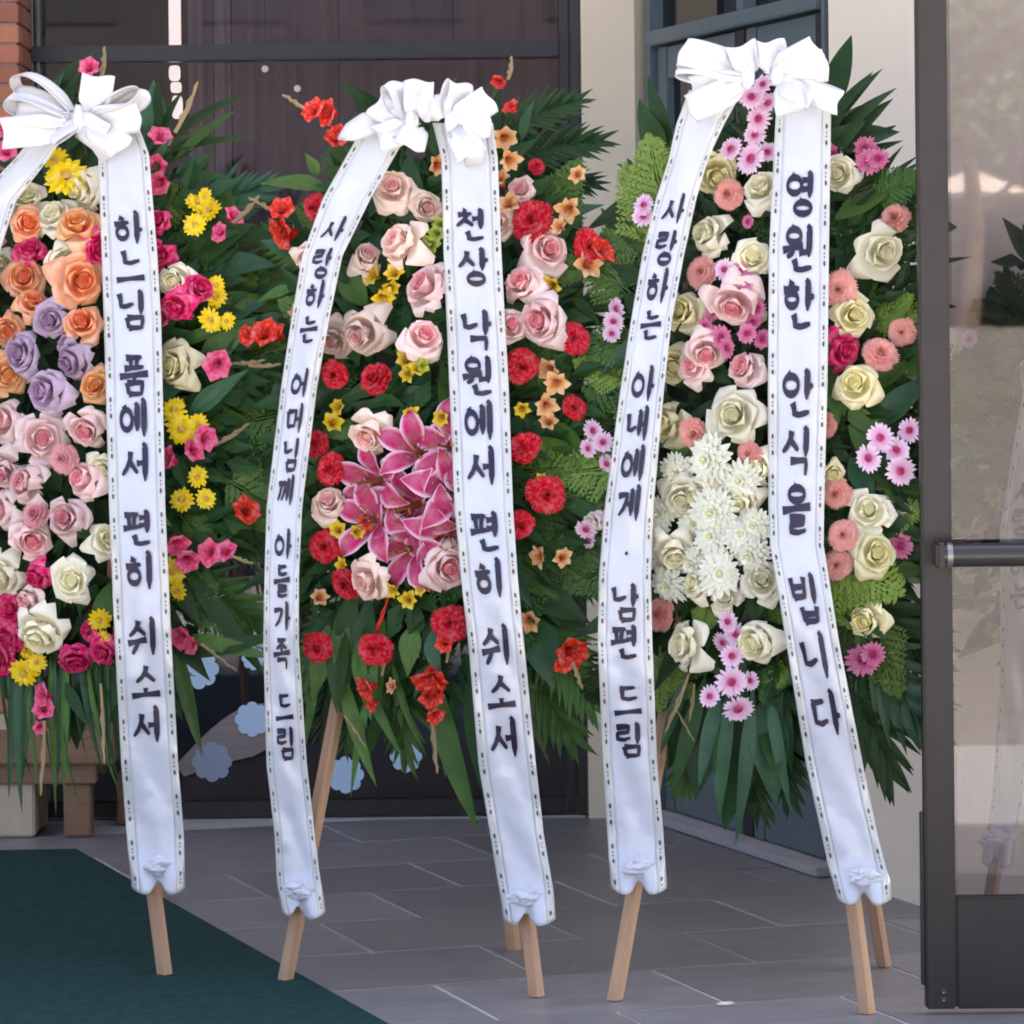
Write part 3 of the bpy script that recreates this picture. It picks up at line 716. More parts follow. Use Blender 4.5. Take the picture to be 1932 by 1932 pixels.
def glyph(ini, vow, fin=None):
    S = []; N_ = lambda L_: S.extend(('N', s) for s in L_)
    if vow in 'a e ae i ye ei'.split():                 # standing vowels
        yb = .60 if fin else 1.0
        ib = (0, .06, .55, .52) if fin else (0, .20, .56, .84)
        if vow in ('ei', 'ae'): ib = (ib[0] - .02, ib[1], .42, ib[3])
        N_(bx(JAMO[ini], *ib)); ym = (ib[1] + ib[3]) / 2
        xv = .80
        S.append(vert(xv, -.02, yb + (.0 if not fin else .02)))
        if vow == 'a': S.append(('N', [(xv + .02, ym + .05), (xv + .22, ym + .02)]))
        if vow == 'e': S.append(('N', [(xv - .28, ym), (xv, ym - .03)]))
        if vow == 'ye': S += [('N', [(xv - .26, ym - .10), (xv, ym - .13)]), ('N', [(xv - .26, ym + .12), (xv, ym + .09)])]
        if vow == 'ei': S += [vert(xv - .24, .10, yb * .86), ('N', [(xv - .42, ym), (xv - .24, ym - .03)])]
        if vow == 'ae': S += [vert(xv - .26, .10, yb * .86), ('N', [(xv - .24, ym), (xv, ym - .02)])]
        if fin: N_(bx(JAMO['gf' if fin == 'g' else fin], .26, .68, .90, 1.02))
    elif vow in 'eu o u'.split():
        ib = (.2, 0, .82, .33) if fin else (.18, .02, .85, .52)
        N_(bx(JAMO[ini], *ib)); yv = .48 if fin else .88
        if vow == 'o': S.append(('N', [(.5, yv - .2), (.5, yv)]))
        S.append(hor(yv))
        if vow == 'u': S.append(('N', [(.52, yv), (.5, yv + (.16 if fin else .3))]))
        if fin: N_(bx(JAMO['gf' if fin == 'g' else fin], .2, .66, .84, 1.02))
    else:                                               # wi, weo
        ib = (.06, 0, .58, .36) if fin else (.02, .05, .6, .48)
        N_(bx(JAMO[ini], *ib)); yv = .46 if fin else .62
        S.append(('H', [(-.04, yv + .06), (.3, yv), (.62, yv - .05)])); S.append(('N', [(.3, yv), (.26, yv + .14), (.1, yv + (.22 if fin else .36))]))
        S.append(vert(.82, -.04, .68 if fin else 1.0))
        if vow == 'weo': S.append(('N', [(.5, yv + .12), (.80, yv + .10)]))
        if fin: N_(bx(JAMO[fin], .26, .72, .92, 1.04))
    return S
SYL = {'하': ('h', 'a'), '느': ('n', 'eu'), '님': ('n', 'i', 'm'), '품': ('p', 'u', 'm'), '에': ('o', 'ei'), '서': ('s', 'e'), '편': ('p', 'ye', 'n'), '히': ('h', 'i'),
 '쉬': ('s', 'wi'), '소': ('s', 'o'), '사': ('s', 'a'), '랑': ('l', 'a', 'o'), '는': ('n', 'eu', 'n'), '어': ('o', 'e'), '머': ('m', 'e'), '께': ('k', 'ei'), '아': ('o', 'a'),
 '들': ('d', 'eu', 'l'), '가': ('g', 'a'), '족': ('j', 'o', 'g'), '드': ('d', 'eu'), '림': ('l', 'i', 'm'), '천': ('c', 'e', 'n'), '상': ('s', 'a', 'o'), '낙': ('n', 'a', 'g'),
 '원': ('o', 'weo', 'n'), '내': ('n', 'ae'), '게': ('g', 'ei'), '남': ('n', 'a', 'm'), '영': ('o', 'ye', 'o'), '한': ('h', 'a', 'n'), '안': ('o', 'a', 'n'), '식': ('s', 'i', 'g'),
 '을': ('o', 'eu', 'l'), '빕': ('b', 'i', 'b'), '니': ('n', 'i'), '다': ('d', 'a')}
def stroke_quads(kind, pts, wd):
    """brush stroke polygon strip in glyph space; returns (verts, faces)"""
    # resample
    out = [Vector((*pts[0], 0))]
    for a, b in zip(pts, pts[1:]):
        a = Vector((*a, 0)); b = Vector((*b, 0)); n = max(1, int((b - a).length / .06))
        for i in range(1, n + 1): out.append(a.lerp(b, i / n))
    n = len(out); vv = []
    closed = (out[0] - out[-1]).length < 1e-4
    for i, p in enumerate(out):
        t = i / (n - 1)
        if closed: a, b = out[i - 1 if i else n - 2], out[i + 1 if i < n - 1 else 1]
        else: a, b = out[max(0, i - 1)], out[min(n - 1, i + 1)]
        d = (b - a); d = d.normalized() if d.length > 1e-6 else Vector((1, 0, 0)); q = Vector((-d.y, d.x, 0))
        if kind == 'V': ww = wd * (1.0 if t > .12 else .55 + 3.7 * t) * (1.18 if t < .75 else lerp(1.18, .30, (t - .75) / .25))
        elif kind == 'H': ww = wd * lerp(1.15, .8, min(1, t / .35)) if t < .5 else wd * lerp(.8, 1.15, (t - .5) / .5)
        elif closed: ww = wd * (.85 + .2 * math.cos(t * 6.283 * 2))
        else: ww = wd * (.8 + .35 * math.exp(-(t / .22) ** 2)) * (1 if t < .8 else lerp(1, .62, (t - .8) / .2))
        vv += [p + q * ww / 2, p - q * ww / 2]
    return vv, [(2 * i, 2 * i + 1, 2 * i + 3, 2 * i + 2) for i in range(n - 1)]

# ================================================================== STANDS
class Stand:
    def __init__(s, name, fl_, fr_, cen, half, label, lean=.15):
        s.fl, s.fr = fl_, fr_; s.cen, s.half = cen, half
        s.a = (fr_.y - fl_.y) / (fr_.x - fl_.x); s.b = lean; s.p0 = (fl_ + fr_) / 2
        s.n = Vector((s.a, -1, s.b)).normalized()       # plane y = y0 + a (x-x0) + b z ; normal towards camera
        s.root = empty(name, s.p0.copy()); tag(s.root, label, 'flower stand', 'funeral flower stands by the entrance')
    def at(s, dx, dy, h=0.0):
        d = ray(dx, dy)
        # y - y0 - a (x-x0) - b z = -h*k   (h measured along the normal)
        k = math.sqrt(1 + s.a ** 2 + s.b ** 2)
        num = s.p0.y - s.a * s.p0.x + s.b * HC - h * k
        t = num / (d.y - s.a * d.x - s.b * d.z)
        return EYE + d * t
    def rho(s, dx, dy): return math.hypot((dx - s.cen[0]) / s.half[0], (dy - s.cen[1]) / s.half[1])
    def bed(s, dx, dy): return .045 + .085 * max(0, 1 - s.rho(dx, dy) ** 2)
    def out(s, dx, dy, k=.5):
        """facing direction of something set at this spot: to the front and away from the middle"""
        vx = (dx - s.cen[0]) / s.half[0]; vy = -(dy - s.cen[1]) / s.half[1]
        return (s.n + Vector((vx * k, 0, vy * k))).normalized()

def leg(st, foot, top, w=.026):
    d = (top - foot).normalized(); L_ = (top - foot).length
    q = Vector((0, -1, 0)); q = (q - d * q.dot(d)).normalized(); x = d.cross(q)
    rt = Matrix((x, q, d)).transposed() @ Matrix.Rotation(R(38), 3, 'Z')
    v_, f_ = box_vf(-w / 2, w / 2, -w / 2, w / 2, 0, L_); me = mesh('leg', v_, f_)
    bm = bmesh.new(); bm.from_mesh(me); bmesh.ops.bevel(bm, geom=bm.edges[:], offset=.002, segments=1, affect='EDGES'); bm.to_mesh(me); bm.free()
    # cut the foot level with the floor
    o = inst('leg', me, M['wood_pale'], st.root, Matrix.Translation(foot) @ rt.to_4x4())
    mw = Matrix.Translation(foot) @ rt.to_4x4(); inv = mw.inverted()
    for vtx in me.vertices:
        if vtx.co.z < .01:
            wp = mw @ vtx.co; t = (wp.z - .001 - foot.z) / d.z
            vtx.co = inv @ (wp - d * t)
    return o

def base_pad(st, hw=.18, hh=.52):
    bm = bmesh.new(); bmesh.ops.create_icosphere(bm, subdivisions=4, radius=1)
    X = Vector((1, st.a, 0)).normalized(); Z = st.n.cross(X); Z = -Z if Z.z < 0 else Z
    c = st.at(st.cen[0], st.cen[1], -.03); hx = st.half[0] * .72 * c.y / F; hz = st.half[1] * .84 * c.y / F
    for v_ in bm.verts:
        p = v_.co; nn = 1 + .08 * noise.noise(p * 4)
        v_.co = c + (X * p.x * hx + Z * p.z * hz - st.n * p.y * .05) * nn
    me = bpy.data.meshes.new('foam_base'); bm.to_mesh(me); bm.free(); me.polygons.foreach_set('use_smooth', [True] * len(me.polygons))
    obj('foam_base', me, M['foam'], st.root)

def scatter_leaves(st, seed, n_ind=200, n_mass=1100, rmax=1.0):
    rd = random.Random(seed); mb = MB(); mats = ['leaf_dark'] * 5 + ['leaf_mid'] * 3 + ['leaf_blue'] * 2
    for k in range(n_ind + n_mass):
        while True:
            a, b = rd.uniform(-1, 1), rd.uniform(-1, 1); r = math.hypot(a, b)
            if r < 1 and (k >= n_ind or r > .35 or rd.random() < .5): break
        r *= rmax
        dx, dy = st.cen[0] + a * st.half[0] * rmax, st.cen[1] + b * st.half[1] * rmax
        h = rd.uniform(-.05, .03) + .05 * max(0, 1 - r * r)
        p = st.at(dx, dy, h)
        up = Vector((a + rd.uniform(-.6, .6), 0, -b + rd.uniform(-.6, .6)))
        nrm = (st.n + Vector((rd.uniform(-.5, .5), 0, rd.uniform(-.3, .7)))).normalized()
        if k < n_ind:
            s_ = rd.uniform(.10, .19)
            if k % 4 == 0 and -.78 < b < .85: inst('fern', rd.choice(FERN), M[rd.choice(('leaf_mid', 'leaf_mid', 'leaf_fern'))], st.root, place(p - st.n * .012, basis(st.n + (nrm - st.n) * .35, up), s_ * 1.05))
            else: inst('leaf', rd.choice(LEAF), M[rd.choice(mats)], st.root, place(p, basis(nrm, up), s_) @ Matrix.Diagonal((rd.uniform(.6, 1.1), 1, rd.uniform(.5, 2.2), 1)))
        else:
            s_ = rd.uniform(.045, .10); m4 = place(p, basis(nrm, up), s_)
            w_ = .22; q = [(0, 0, 0), (w_, .4, .05), (0, .45, -.02), (-w_, .4, .05), (0, 1, -.12)]
            mb.add([m4 @ Vector(x) for x in q], [(0, 1, 2), (0, 2, 3), (1, 4, 2), (2, 4, 3)])
    me = mb.mesh('foliage_filler', False); o = obj('foliage_filler', me, M['leaf_dark'], st.root); o['kind'] = 'stuff'

FN = {'W': ('rose', ROSE), 'D': ('rose', ROSE), 'O': ('rose', ROSE), 'A': ('rose', ROSE), 'L': ('rose', ROSE), 'P': ('rose', ROSE), 'S': ('rose', ROSE), 'H': ('rose', ROSE),
      'C': ('carnation', CARN), 'K': ('carnation', CARN), 'B': ('carnation', CARN), 'Y': ('chrysanthemum', YMUM), 'V': ('daisy', DAISY), 'U': ('daisy', DAISY), 'M': ('white_chrysanthemum', WMUM),
      'G': ('gladiolus_floret', TRUMP), 'E': ('gladiolus_floret', TRUMP), 'Q': ('alstroemeria', ALST), 'T': ('alstroemeria', ALST), 'N': ('flower_bud', ALST)}
def flowers(st, text, seed):
    rd = random.Random(seed)
    for line in text.strip().splitlines():
        k = line.split(':')[0].strip()
        for it in line.split(':')[1].split(';'):
            q = it.split()
            if not q: continue
            dx, dy, sz = map(float, q[:3]); dh = float(q[3]) if len(q) > 3 else 0.0
            nm, ms = FN[k]
            h = st.bed(dx, dy) + rd.uniform(-.012, .012) + dh
            p = st.at(dx, dy, h); rad = sz / 2 * p.y / F
            tl = {'rose': .75, 'gladiolus_floret': .95, 'alstroemeria': .8}.get(nm, .5); nrm = (st.out(dx, dy, .25) + Vector((rd.uniform(-tl, tl), 0, rd.uniform(-tl * .9, tl * .6)))).normalized()
            kk = {'rose': 1.02, 'carnation': .98, 'chrysanthemum': 1.0, 'daisy': 1.02, 'white_chrysanthemum': 1.05}.get(nm, 1.12)
            inst(nm, rd.choice(ms), PM[k], st.root, place(p, basis(nrm, None, rd.uniform(0, 6.28)), rad * kk) @ Matrix.Diagonal((rd.uniform(.86, 1.1), rd.uniform(.9, 1.08), rd.uniform(.85, 1.25), 1)))
def lilies(st, text, seed):
    rd = random.Random(seed)
    for it in text.split(';'):
        q = it.split()
        if not q: continue
        dx, dy, sz = map(float, q[:3]); h = st.bed(dx, dy) - .035 + rd.uniform(-.012, .015); p = st.at(dx, dy, h); rad = sz / 2 * p.y / F
        nrm = (st.out(dx, dy, .3) + Vector((rd.uniform(-.45, .45), 0, rd.uniform(-.4, .35)))).normalized(); b3 = basis(nrm, None, rd.uniform(0, 6.28))
        o = inst('lily', LHEART, M['stamen'], st.root, place(p, b3, rad))
        for k in range(6):
            pr = b3 @ Matrix.Rotation(k * 1.0472 + rd.uniform(-.12, .12), 3, 'Z') @ Matrix.Rotation(rd.uniform(-.2, .12), 3, 'Y')
            c = bpy.data.objects.new('petal', LPET[k % 2]); COL.objects.link(c)
            if not LPET[k % 2].materials: LPET[k % 2].materials.append(M['lily'])
            c.parent = o; c.matrix_parent_inverse = Matrix(); c.matrix_basis = (place(p, b3, rad)).inverted() @ place(p, pr, rad * rd.uniform(.92, 1.1))
def leaves(st, kind, text, mt, name='leaf', h0=.02, tilt=.0, seed=0):
    """each leaf from its base pixel to its tip pixel"""
    rd = random.Random(seed)
    for it in text.split(';'):
        q = it.split()
        if not q: continue
        x0, y0, x1, y1 = map(float, q[:4]); w_ = float(q[4]) if len(q) > 4 else 1.0; dh = float(q[5]) if len(q) > 5 else 0.
        a = st.at(x0, y0, h0 + dh); b = st.at(x1, y1, h0 + dh + tilt)
        up = b - a; L_ = up.length; nrm = st.n + Vector((rd.uniform(-.5, .5), 0, rd.uniform(-.1, .5)))
        m4 = place(a, basis(nrm - up * (nrm.dot(up) / up.dot(up)), up), L_) @ Matrix.Diagonal((w_, 1, 1, 1))
        ms = {'leaf': LEAF, 'strap': STRAP, 'frond': FROND, 'palm': PALM, 'fern': FERN}[kind]
        inst(name, rd.choice(ms), M[rd.choice(mt) if isinstance(mt, (list, tuple)) else mt], st.root, m4)
def stems(st, text, m, h=.05):
    for it in text.split(';'):
        q = it.split()
        if not q: continue
        x0, y0, x1, y1, wpx = map(float, q[:5]); a = st.at(x0, y0, h); b = st.at(x1, y1, h + .01); mid = (a + b) / 2 + Vector((.004, 0, -.004)); r = wpx * .36 * a.y / F
        mb = MB(); v_, f_ = tube_vf([a, mid, b], [r, r * .85, r * .3], 6); mb.add(v_, f_, [.5] * len(v_))
        d = (b - a)
        for k in range(5):         # small closed buds along the tip
            t = .2 + .15 * k; c = a + d * t; sd_ = d.cross(st.n).normalized() * (1 if k % 2 else -1)
            e = c + d * .22 + sd_ * r * .35; v_, f_ = tube_vf([c, (c + e) / 2 + sd_ * r * .3, e], [r * .5, r * 1.1 * (1.1 - t * .6), r * .12], 6); mb.add(v_, f_, [.5] * len(v_))
        obj('bud_stem', mb.mesh('bud_stem'), m, st.root)

# ---- ribbons, letters, bows
def ribbon(st, tab, letters, yend, legx, hb=.165, name='ribbon', hend=.030, ls=.5, seed=1, hstart=None, ink=True):
    """tab: (py, left px, right px)"""
    rd = random.Random(seed); ph = rd.uniform(0, 6)
    y0 = tab[0][0]; h_at = lambda y: lerp(hb, hend, sm((y - 1080) / (yend - 1120))) + .012 * math.sin(y * .009 + ph) * (1 - sm((y - 900) / 600))
    def S(u, y, eps=0.0):
        l, r = pw(tab, y); h = h_at(y)
        foot = sm((y - (yend - 95)) / 80)
        curl = -.005 * (2 * u - 1) ** 2 + .005 * math.sin(u * 4 + y * .011 + ph) + .0025 * math.sin(u * 9 - y * .03 + ph) + .0045 * noise.noise(Vector((u * 1.6, y * .012, seed * 3.7))) + .002 * noise.noise(Vector((u * 4, y * .035, seed * 1.7)))
        puff = foot * .028 * math.sin(abs(2 * u - 1) * 3.14) 
        x = lerp(l, r, u)
        ph_y = y
        if foot > 0:
            cx = (legx - l) / (r - l)
            ph_y = y - foot * 26 * math.exp(-((u - cx) / .12) ** 2) - foot * 14 * abs(2 * u - 1) ** 3
        return st.at(x, ph_y, h + curl + puff + eps)
    rows = int((yend - y0) / 7); nu = 13
    def strip(ua, ub, n, nm, m, par, eps=0.0):
        vv = [S(lerp(ua, ub, j / (n - 1)), lerp(y0, yend, i / rows), eps) for i in range(rows + 1) for j in range(n)]
        o = obj(nm, mesh(nm, vv, grid_faces(rows + 1, n), True), M[m], par)
        md = o.modifiers.new('solid', 'SOLIDIFY'); md.thickness = .0006; md.offset = -1
        return o
    body = strip(.15, .85, nu, name, 'ribbon', st.root)
    def sub(o): o.parent = body; return o
    for a, b in ((0, .15), (.85, 1)):
        o = strip(a, b, 4, 'ribbon_border', 'border', None, .0005); sub(o)
    # printed edge pattern
    for side in (.075, .925):
        mb = MB(); y = y0 + rd.uniform(20, 60); k = 0
        while y < yend - 15:
            for j, (hh, ww) in enumerate(((5.5, .020), (2.2, .012), (2.2, .012), (5.5, .020))):
                yc = y + (0, 12, 19, 31)[j]
                if yc > yend - 12: break
                pts = []
                for q in range(6):
                    a = 6.283 * q / 6 + rd.uniform(-.2, .2); pts.append(S(side + ww * math.sin(a), yc - hh * math.cos(a), .004))
                mb.add(pts, [(0, 1, 2, 3, 4, 5)])
            y += 76
        o = obj('edge_print', mb.mesh('edge_print', False), M['gold'], None); sub(o); o['kind'] = 'stuff'
    for ch, ya, yb in letters:
        mb = MB(); l, r = pw(tab, (ya + yb) / 2); wpx = r - l
        if ch == '.':
            vv = [S(.5 + .03 * math.cos(a), ya + 4 * math.sin(a), .0042) for a in [6.283 * k / 10 for k in range(10)]]; mb.add(vv, [tuple(range(10))])
        else:
            gw = ls; gh = yb - ya
            for kind, pts in glyph(*SYL[ch]):
                v_, f_ = stroke_quads(kind, pts, .172)
                mb.add([S(.5 - gw * .5 + p.x * gw, ya + p.y * gh, .0042) for p in v_], f_)
        o = obj('letter', mb.mesh('letter', False), M['ink'], None); sub(o)
    # crumpled tie round the leg
    bm = bmesh.new(); bmesh.ops.create_icosphere(bm, subdivisions=5, radius=1); c = st.at(legx, yend - 56, hend + .020); k_ = c.y / F
    for v_ in bm.verts:
        p = v_.co.copy(); nn = 1 + .55 * noise.noise(p * 1.3 + Vector((seed * 3.1, 2, 1))) + .25 * noise.noise(p * 3.1 + Vector((seed, 5, 1)))
        v_.co = c + Vector((p.x * 27 * k_ * nn, p.y * .012 * nn, p.z * 15 * k_ * nn))
    me = bpy.data.meshes.new('tie_knot'); bm.to_mesh(me); bm.free(); me.polygons.foreach_set('use_smooth', [True] * len(me.polygons))
    obj('tie_knot', me, M['ribbon'], st.root)
    return body
def bow(st, loops, knots, h=.20, nm='bow_loop'):
    """loops: (cx, cy, tipx, tipy, width px, twist deg, fatness)"""
    for i, (cx, cy, tx, ty, wp, tw, fat) in enumerate(loops):
        c = st.at(cx, cy, h); t = st.at(tx, ty, h + .01); ax = t - c; L_ = ax.length; ax.normalize()
        q = ax.cross(st.n).normalized(); wv = (Matrix.Rotation(R(tw), 3, ax) @ q); dv = ax.cross(wv).normalized()
        if dv.dot(st.n) < 0: dv = -dv
        W = wp * c.y / F; n = 26; nv = 9; vv = []; q0 = .45 * math.sin(i * 2.3 + cx); q1 = .5 + .5 * math.sin(i * 5.1 + cy)
        for a in range(n + 1):
            s_ = a / n; ang = s_ * 6.283          # teardrop from the knot out and back
            along = L_ * (.5 - .5 * math.cos(ang)) ; dep = fat * L_ * .5 * math.sin(ang) * (abs(math.sin(s_ * 3.14159)) ** .8)
            wfac = .58 + .42 * sm((along / L_) / .28)
            for j in range(nv):
                v_ = -1 + 2 * j / (nv - 1)
                cr = W * (.16 * abs(math.sin(v_ * 4.5 + i)) * (1 - along / L_) + .22 * q1 * abs(v_ - q0) * math.sin(s_ * 3.14159))
                vv.append(c + ax * (along + .004 * math.cos(v_ * 3 + i)) + dv * (dep + cr) + wv * (v_ * W / 2 * wfac))
        o = obj(nm, mesh(nm, vv, grid_faces(n + 1, nv), True), M['bow'], st.root)
        md = o.modifiers.new('solid', 'SOLIDIFY'); md.thickness = .0007
    for i, (kx, ky, rx, ry) in enumerate(knots):
        bm = bmesh.new(); bmesh.ops.create_icosphere(bm, subdivisions=4, radius=1); c = st.at(kx, ky, h + .012); k_ = c.y / F
        for v_ in bm.verts:
            p = v_.co.copy(); nn = 1 + .2 * noise.noise(p * 1.6 + Vector((i * 3 + kx, 0, 0))) + .05 * math.sin(p.x * 9)
            v_.co = c + Vector((p.x * rx * .8 * k_ * nn, p.y * .012 * nn, p.z * ry * 1.2 * k_ * nn))
        me = bpy.data.meshes.new('bow_knot'); bm.to_mesh(me); bm.free(); me.polygons.foreach_set('use_smooth', [True] * len(me.polygons))
        obj('bow_knot', me, M['bow'], st.root)
def tail(st, pts, wp, h=.2):
    """loose ribbon end along pixel points"""
    vv = []; n = len(pts)
    for i, (x, y) in enumerate(pts):
        a = pts[max(0, i - 1)]; b = pts[min(n - 1, i + 1)]; d = Vector((b[0] - a[0], b[1] - a[1])).normalized(); q = Vector((-d.y, d.x)); w_ = wp[i]
        for v_ in (-1, -.4, .4, 1): vv.append(st.at(x + q.x * w_ / 2 * v_, y + q.y * w_ / 2 * v_, h + .008 * math.sin(i * 1.7 + v_)))
    o = obj('bow_tail', mesh('bow_tail', vv, grid_faces(n, 4), True), M['bow'], st.root); md = o.modifiers.new('solid', 'SOLIDIFY'); md.thickness = .0007
def Ls(chars, ys): return [(c, a, b) for c, (a, b) in zip(chars, ys)]

# ------------------------------------------------------------------ stand 1
s1 = Stand('flower_stand', G(-150, 1828), G(312, 1847), (150, 765), (300, 560), 'flower stand with orange, lavender and blush roses and yellow mums beside the brick pillar')
leg(s1, s1.fl, s1.at(95, 420, -.02)); leg(s1, s1.fr, s1.at(125, 420, -.02)); leg(s1, G(300, 1700), s1.at(112, 380, -.05))
base_pad(s1); scatter_leaves(s1, 101)
leaves(s1, 'strap', '322 262 440 166 1.6; 320 285 462 238 1.3; 322 332 425 330 1.5; 300 260 290 150 2.2; 60 200 118 140 2; 75 200 150 175 2; 330 300 430 200 1.4', ('leaf_mid', 'leaf_dark'), 'strap_leaf', .0, .03, 1)
leaves(s1, 'leaf', '290 270 292 150 1.1; 300 270 320 165 .9; 80 215 110 135 .9; 380 560 470 470 1; 360 620 480 560 1; 350 480 460 420 1; 380 380 440 330', ('leaf_blue', 'leaf_dark'), 'leaf', .0, .03, 2)
leaves(s1, 'frond', '300 420 500 330; 310 560 525 480; 320 690 520 640; 320 760 535 760; 320 850 520 900; 310 950 515 1040; 300 1060 500 1180; 250 1180 340 1330; 330 640 530 560; 320 900 520 970', ('leaf_dark', 'leaf_mid', 'leaf_blue'), 'palm_frond', -.03, -.02, 3)
leaves(s1, 'strap', ';'.join('%d %d %d %d %.2f' % (x, 1215, x + dx, yy, wd_) for x, dx, yy, wd_ in [(5, -12, 1430, .5), (15, 2, 1475, .6), (30, -14, 1500, .6), (42, -22, 1530, .6), (58, -10, 1490, .5), (66, -30, 1470, .7), (80, -14, 1450, .5), (95, 6, 1530, .5), (104, -2, 1515, .5), (118, -8, 1480, .7), (125, -4, 1500, .7), (140, -12, 1420, .6), (150, 18, 1460, .7), (165, 12, 1500, .6), (180, 20, 1470, .7), (196, 18, 1450, .6), (210, 14, 1480, .6), (190, -6, 1440, .5), (222, 30, 1400, .7), (72, 4, 1400, .5)]), ('leaf_blue', 'leaf_dark', 'leaf_mid'), 'grass_blade', .03, .03, 4)
leaves(s1, 'strap', '340 1060 500 1270 1.2; 345 1200 505 1235 1.5; 350 1240 520 1190 1.5; 330 1200 370 1420 1.2; 360 1080 470 960 1.2', ('leaf_mid', 'leaf_dark'), 'strap_leaf', .02, .03, 5)
flowers(s1, '''
Y: 128 338 95 .02; 105 300 55; 372 384 52; 398 398 52; 368 425 50; 388 372 40; 410 560 52; 396 604 54; 430 606 40; 408 538 40; 345 808 66; 330 775 60; 372 800 50; 374 900 46; 346 944 56; 388 942 50; 325 1078 60; 336 1114 46; 188 1168 56; 196 1206 40; 52 1224 52; 46 1268 60; 70 1250 40
W: 50 378 84; 166 352 95; 108 412 84; 118 490 80; 4 496 66; 333 528 80; 196 882 72; 200 1022 84; 8 1085 86; 138 1096 98 .02; 82 1186 100 .02
D: 336 690 104; 40 360 70 -.03
O: 50 424 78 .02; 150 530 98; 60 574 66; 158 612 88; 10 620 70; 46 524 90
A: 148 432 86 .01; 12 708 82; 182 728 70
L: 98 602 80; 44 670 90; 148 676 90; 96 738 92; 130 650 60 -.02
P: 16 798 92; 78 830 96; 166 806 92; 10 884 84; 60 914 96 .01; 168 908 92; 8 962 80; 132 980 96 .01; 58 1018 86; 60 1126 66
B: 122 866 64 .02; 70 972 58 .02
H: 58 478 74; 190 468 76; 374 546 72; 336 576 72; 76 1084 64; 22 1152 62; 26 1200 80; 4 1242 66; 142 1240 72; 196 1228 66; 300 480 60 -.02; 300 420 56 -.03; 170 1190 50 -.02
G: 300 264 48; 297 312 52; 170 133 40 .05; 8 236 44; 14 290 48; 436 412 44; 420 440 40; 412 686 60 .02; 384 828 50 .02; 362 850 44; 324 870 50; 330 1020 56; 352 1052 50; 398 1042 50; 428 1044 46; 346 1196 56; 366 1216 44; 88 1312 52; 82 1340 44; 76 1370 30; 312 600 46; 305 340 50
E: 462 966 58
''', 11)
stems(s1, '330 250 374 155 12; 190 150 198 88 12; 440 420 490 370 12; 84 1360 76 1500 9; 190 1290 196 1440 9; 405 840 470 800 10; 440 686 500 680 9; 380 1215 446 1266 9; 440 1050 478 1064 9', M['stem_tan'], .06)
R1L = [(262, 58, 118), (300, 28, 92), (380, -50, 30), (475, -75, 0), (600, -110, -22), (900, -150, -60), (1300, -175, -80), (1690, -175, -75)]
ribbon(s1, R1L, [], 1690, -128, seed=3)
R1R = [(240, 180, 262), (290, 185, 281), (482, 192, 297), (603, 196, 304), (958, 206, 312), (1216, 217, 324), (1441, 229, 336), (1574, 239, 347), (1690, 249, 349)]
ribbon(s1, R1R, Ls('하느님품에서편히쉬소서', [(400, 460), (472, 533), (550, 620), (673, 745), (754, 824), (838, 908), (965, 1030), (1042, 1112), (1168, 1236), (1255, 1318), (1334, 1400)]), 1690, 299, seed=2)
bow(s1, [(132, 214, 24, 150, 40, 68, .42), (128, 222, 14, 192, 46, 52, .4), (128, 228, 28, 218, 52, 12, .3), (122, 240, 4, 252, 60, -14, .28), (176, 212, 186, 142, 62, 24, .5), (178, 216, 274, 172, 44, 66, .45), (176, 226, 264, 222, 56, 16, .3), (150, 228, 96, 262, 60, 30, .2), (170, 236, 232, 284, 56, -24, .26), (150, 226, 205, 258, 54, 12, .22)], [(150, 226, 17, 24)])
tail(s1, [(150, 240), (190, 262), (215, 290)], [40, 52, 60], .19)

# ------------------------------------------------------------------ stand 2
s2 = Stand('flower_stand', G(537, 1857), G(1013, 1880), (810, 770), (285, 550), 'flower stand with red carnations, blush roses and a cluster of pink lilies')
leg(s2, s2.fl, s2.at(800, 480, -.03)); leg(s2, s2.fr, s2.at(835, 480, -.03)); leg(s2, G(970, 1792), s2.at(818, 420, -.08))
base_pad(s2); scatter_leaves(s2, 102)
leaves(s2, 'leaf', '730 220 640 148 1; 720 230 655 170 .9; 985 262 992 192 1.2 .05; 835 200 850 145 1; 600 330 580 290; 815 1190 818 1275 1.1 .06; 780 1180 765 1270 .9 .04; 1020 420 1120 380; 980 1100 1100 1160 .9; 640 1150 560 1260; 560 480 490 450; 560 540 480 560; 560 860 495 830; 560 700 500 760; 1080 560 1130 600; 1080 880 1140 930; 680 1240 640 1340 .8; 760 1250 740 1370 .8', ('leaf_mid', 'leaf_dark', 'leaf_blue'), 'leaf', .0, .03, 12)
leaves(s2, 'frond', '920 300 1130 245; 930 250 1090 170; 940 330 1120 330; 960 420 1130 460; 1000 620 1150 560; 1000 760 1150 780; 1000 900 1140 960; 980 1020 1130 1110; 960 1100 1110 1250; 940 1150 1080 1400; 600 500 470 420; 590 620 470 560; 590 760 470 730; 590 860 470 900; 600 960 490 1040; 620 1060 500 1180; 640 1120 540 1300; 700 1180 620 1400; 660 1160 570 1380; 980 1120 1130 1330; 760 1200 740 1440', ('leaf_dark', 'leaf_mid'), 'palm_frond', -.03, -.02, 13)
leaves(s2, 'leaf', '665 1110 640 1270 .9; 700 1130 668 1300 .8; 640 1150 655 1330 .8; 725 1170 690 1330 .8; 650 1190 620 1340 .8; 680 1200 700 1350 .8; 620 1180 590 1320 .8', ('leaf_dark', 'leaf_mid'), 'leaf', .05, .03, 15)
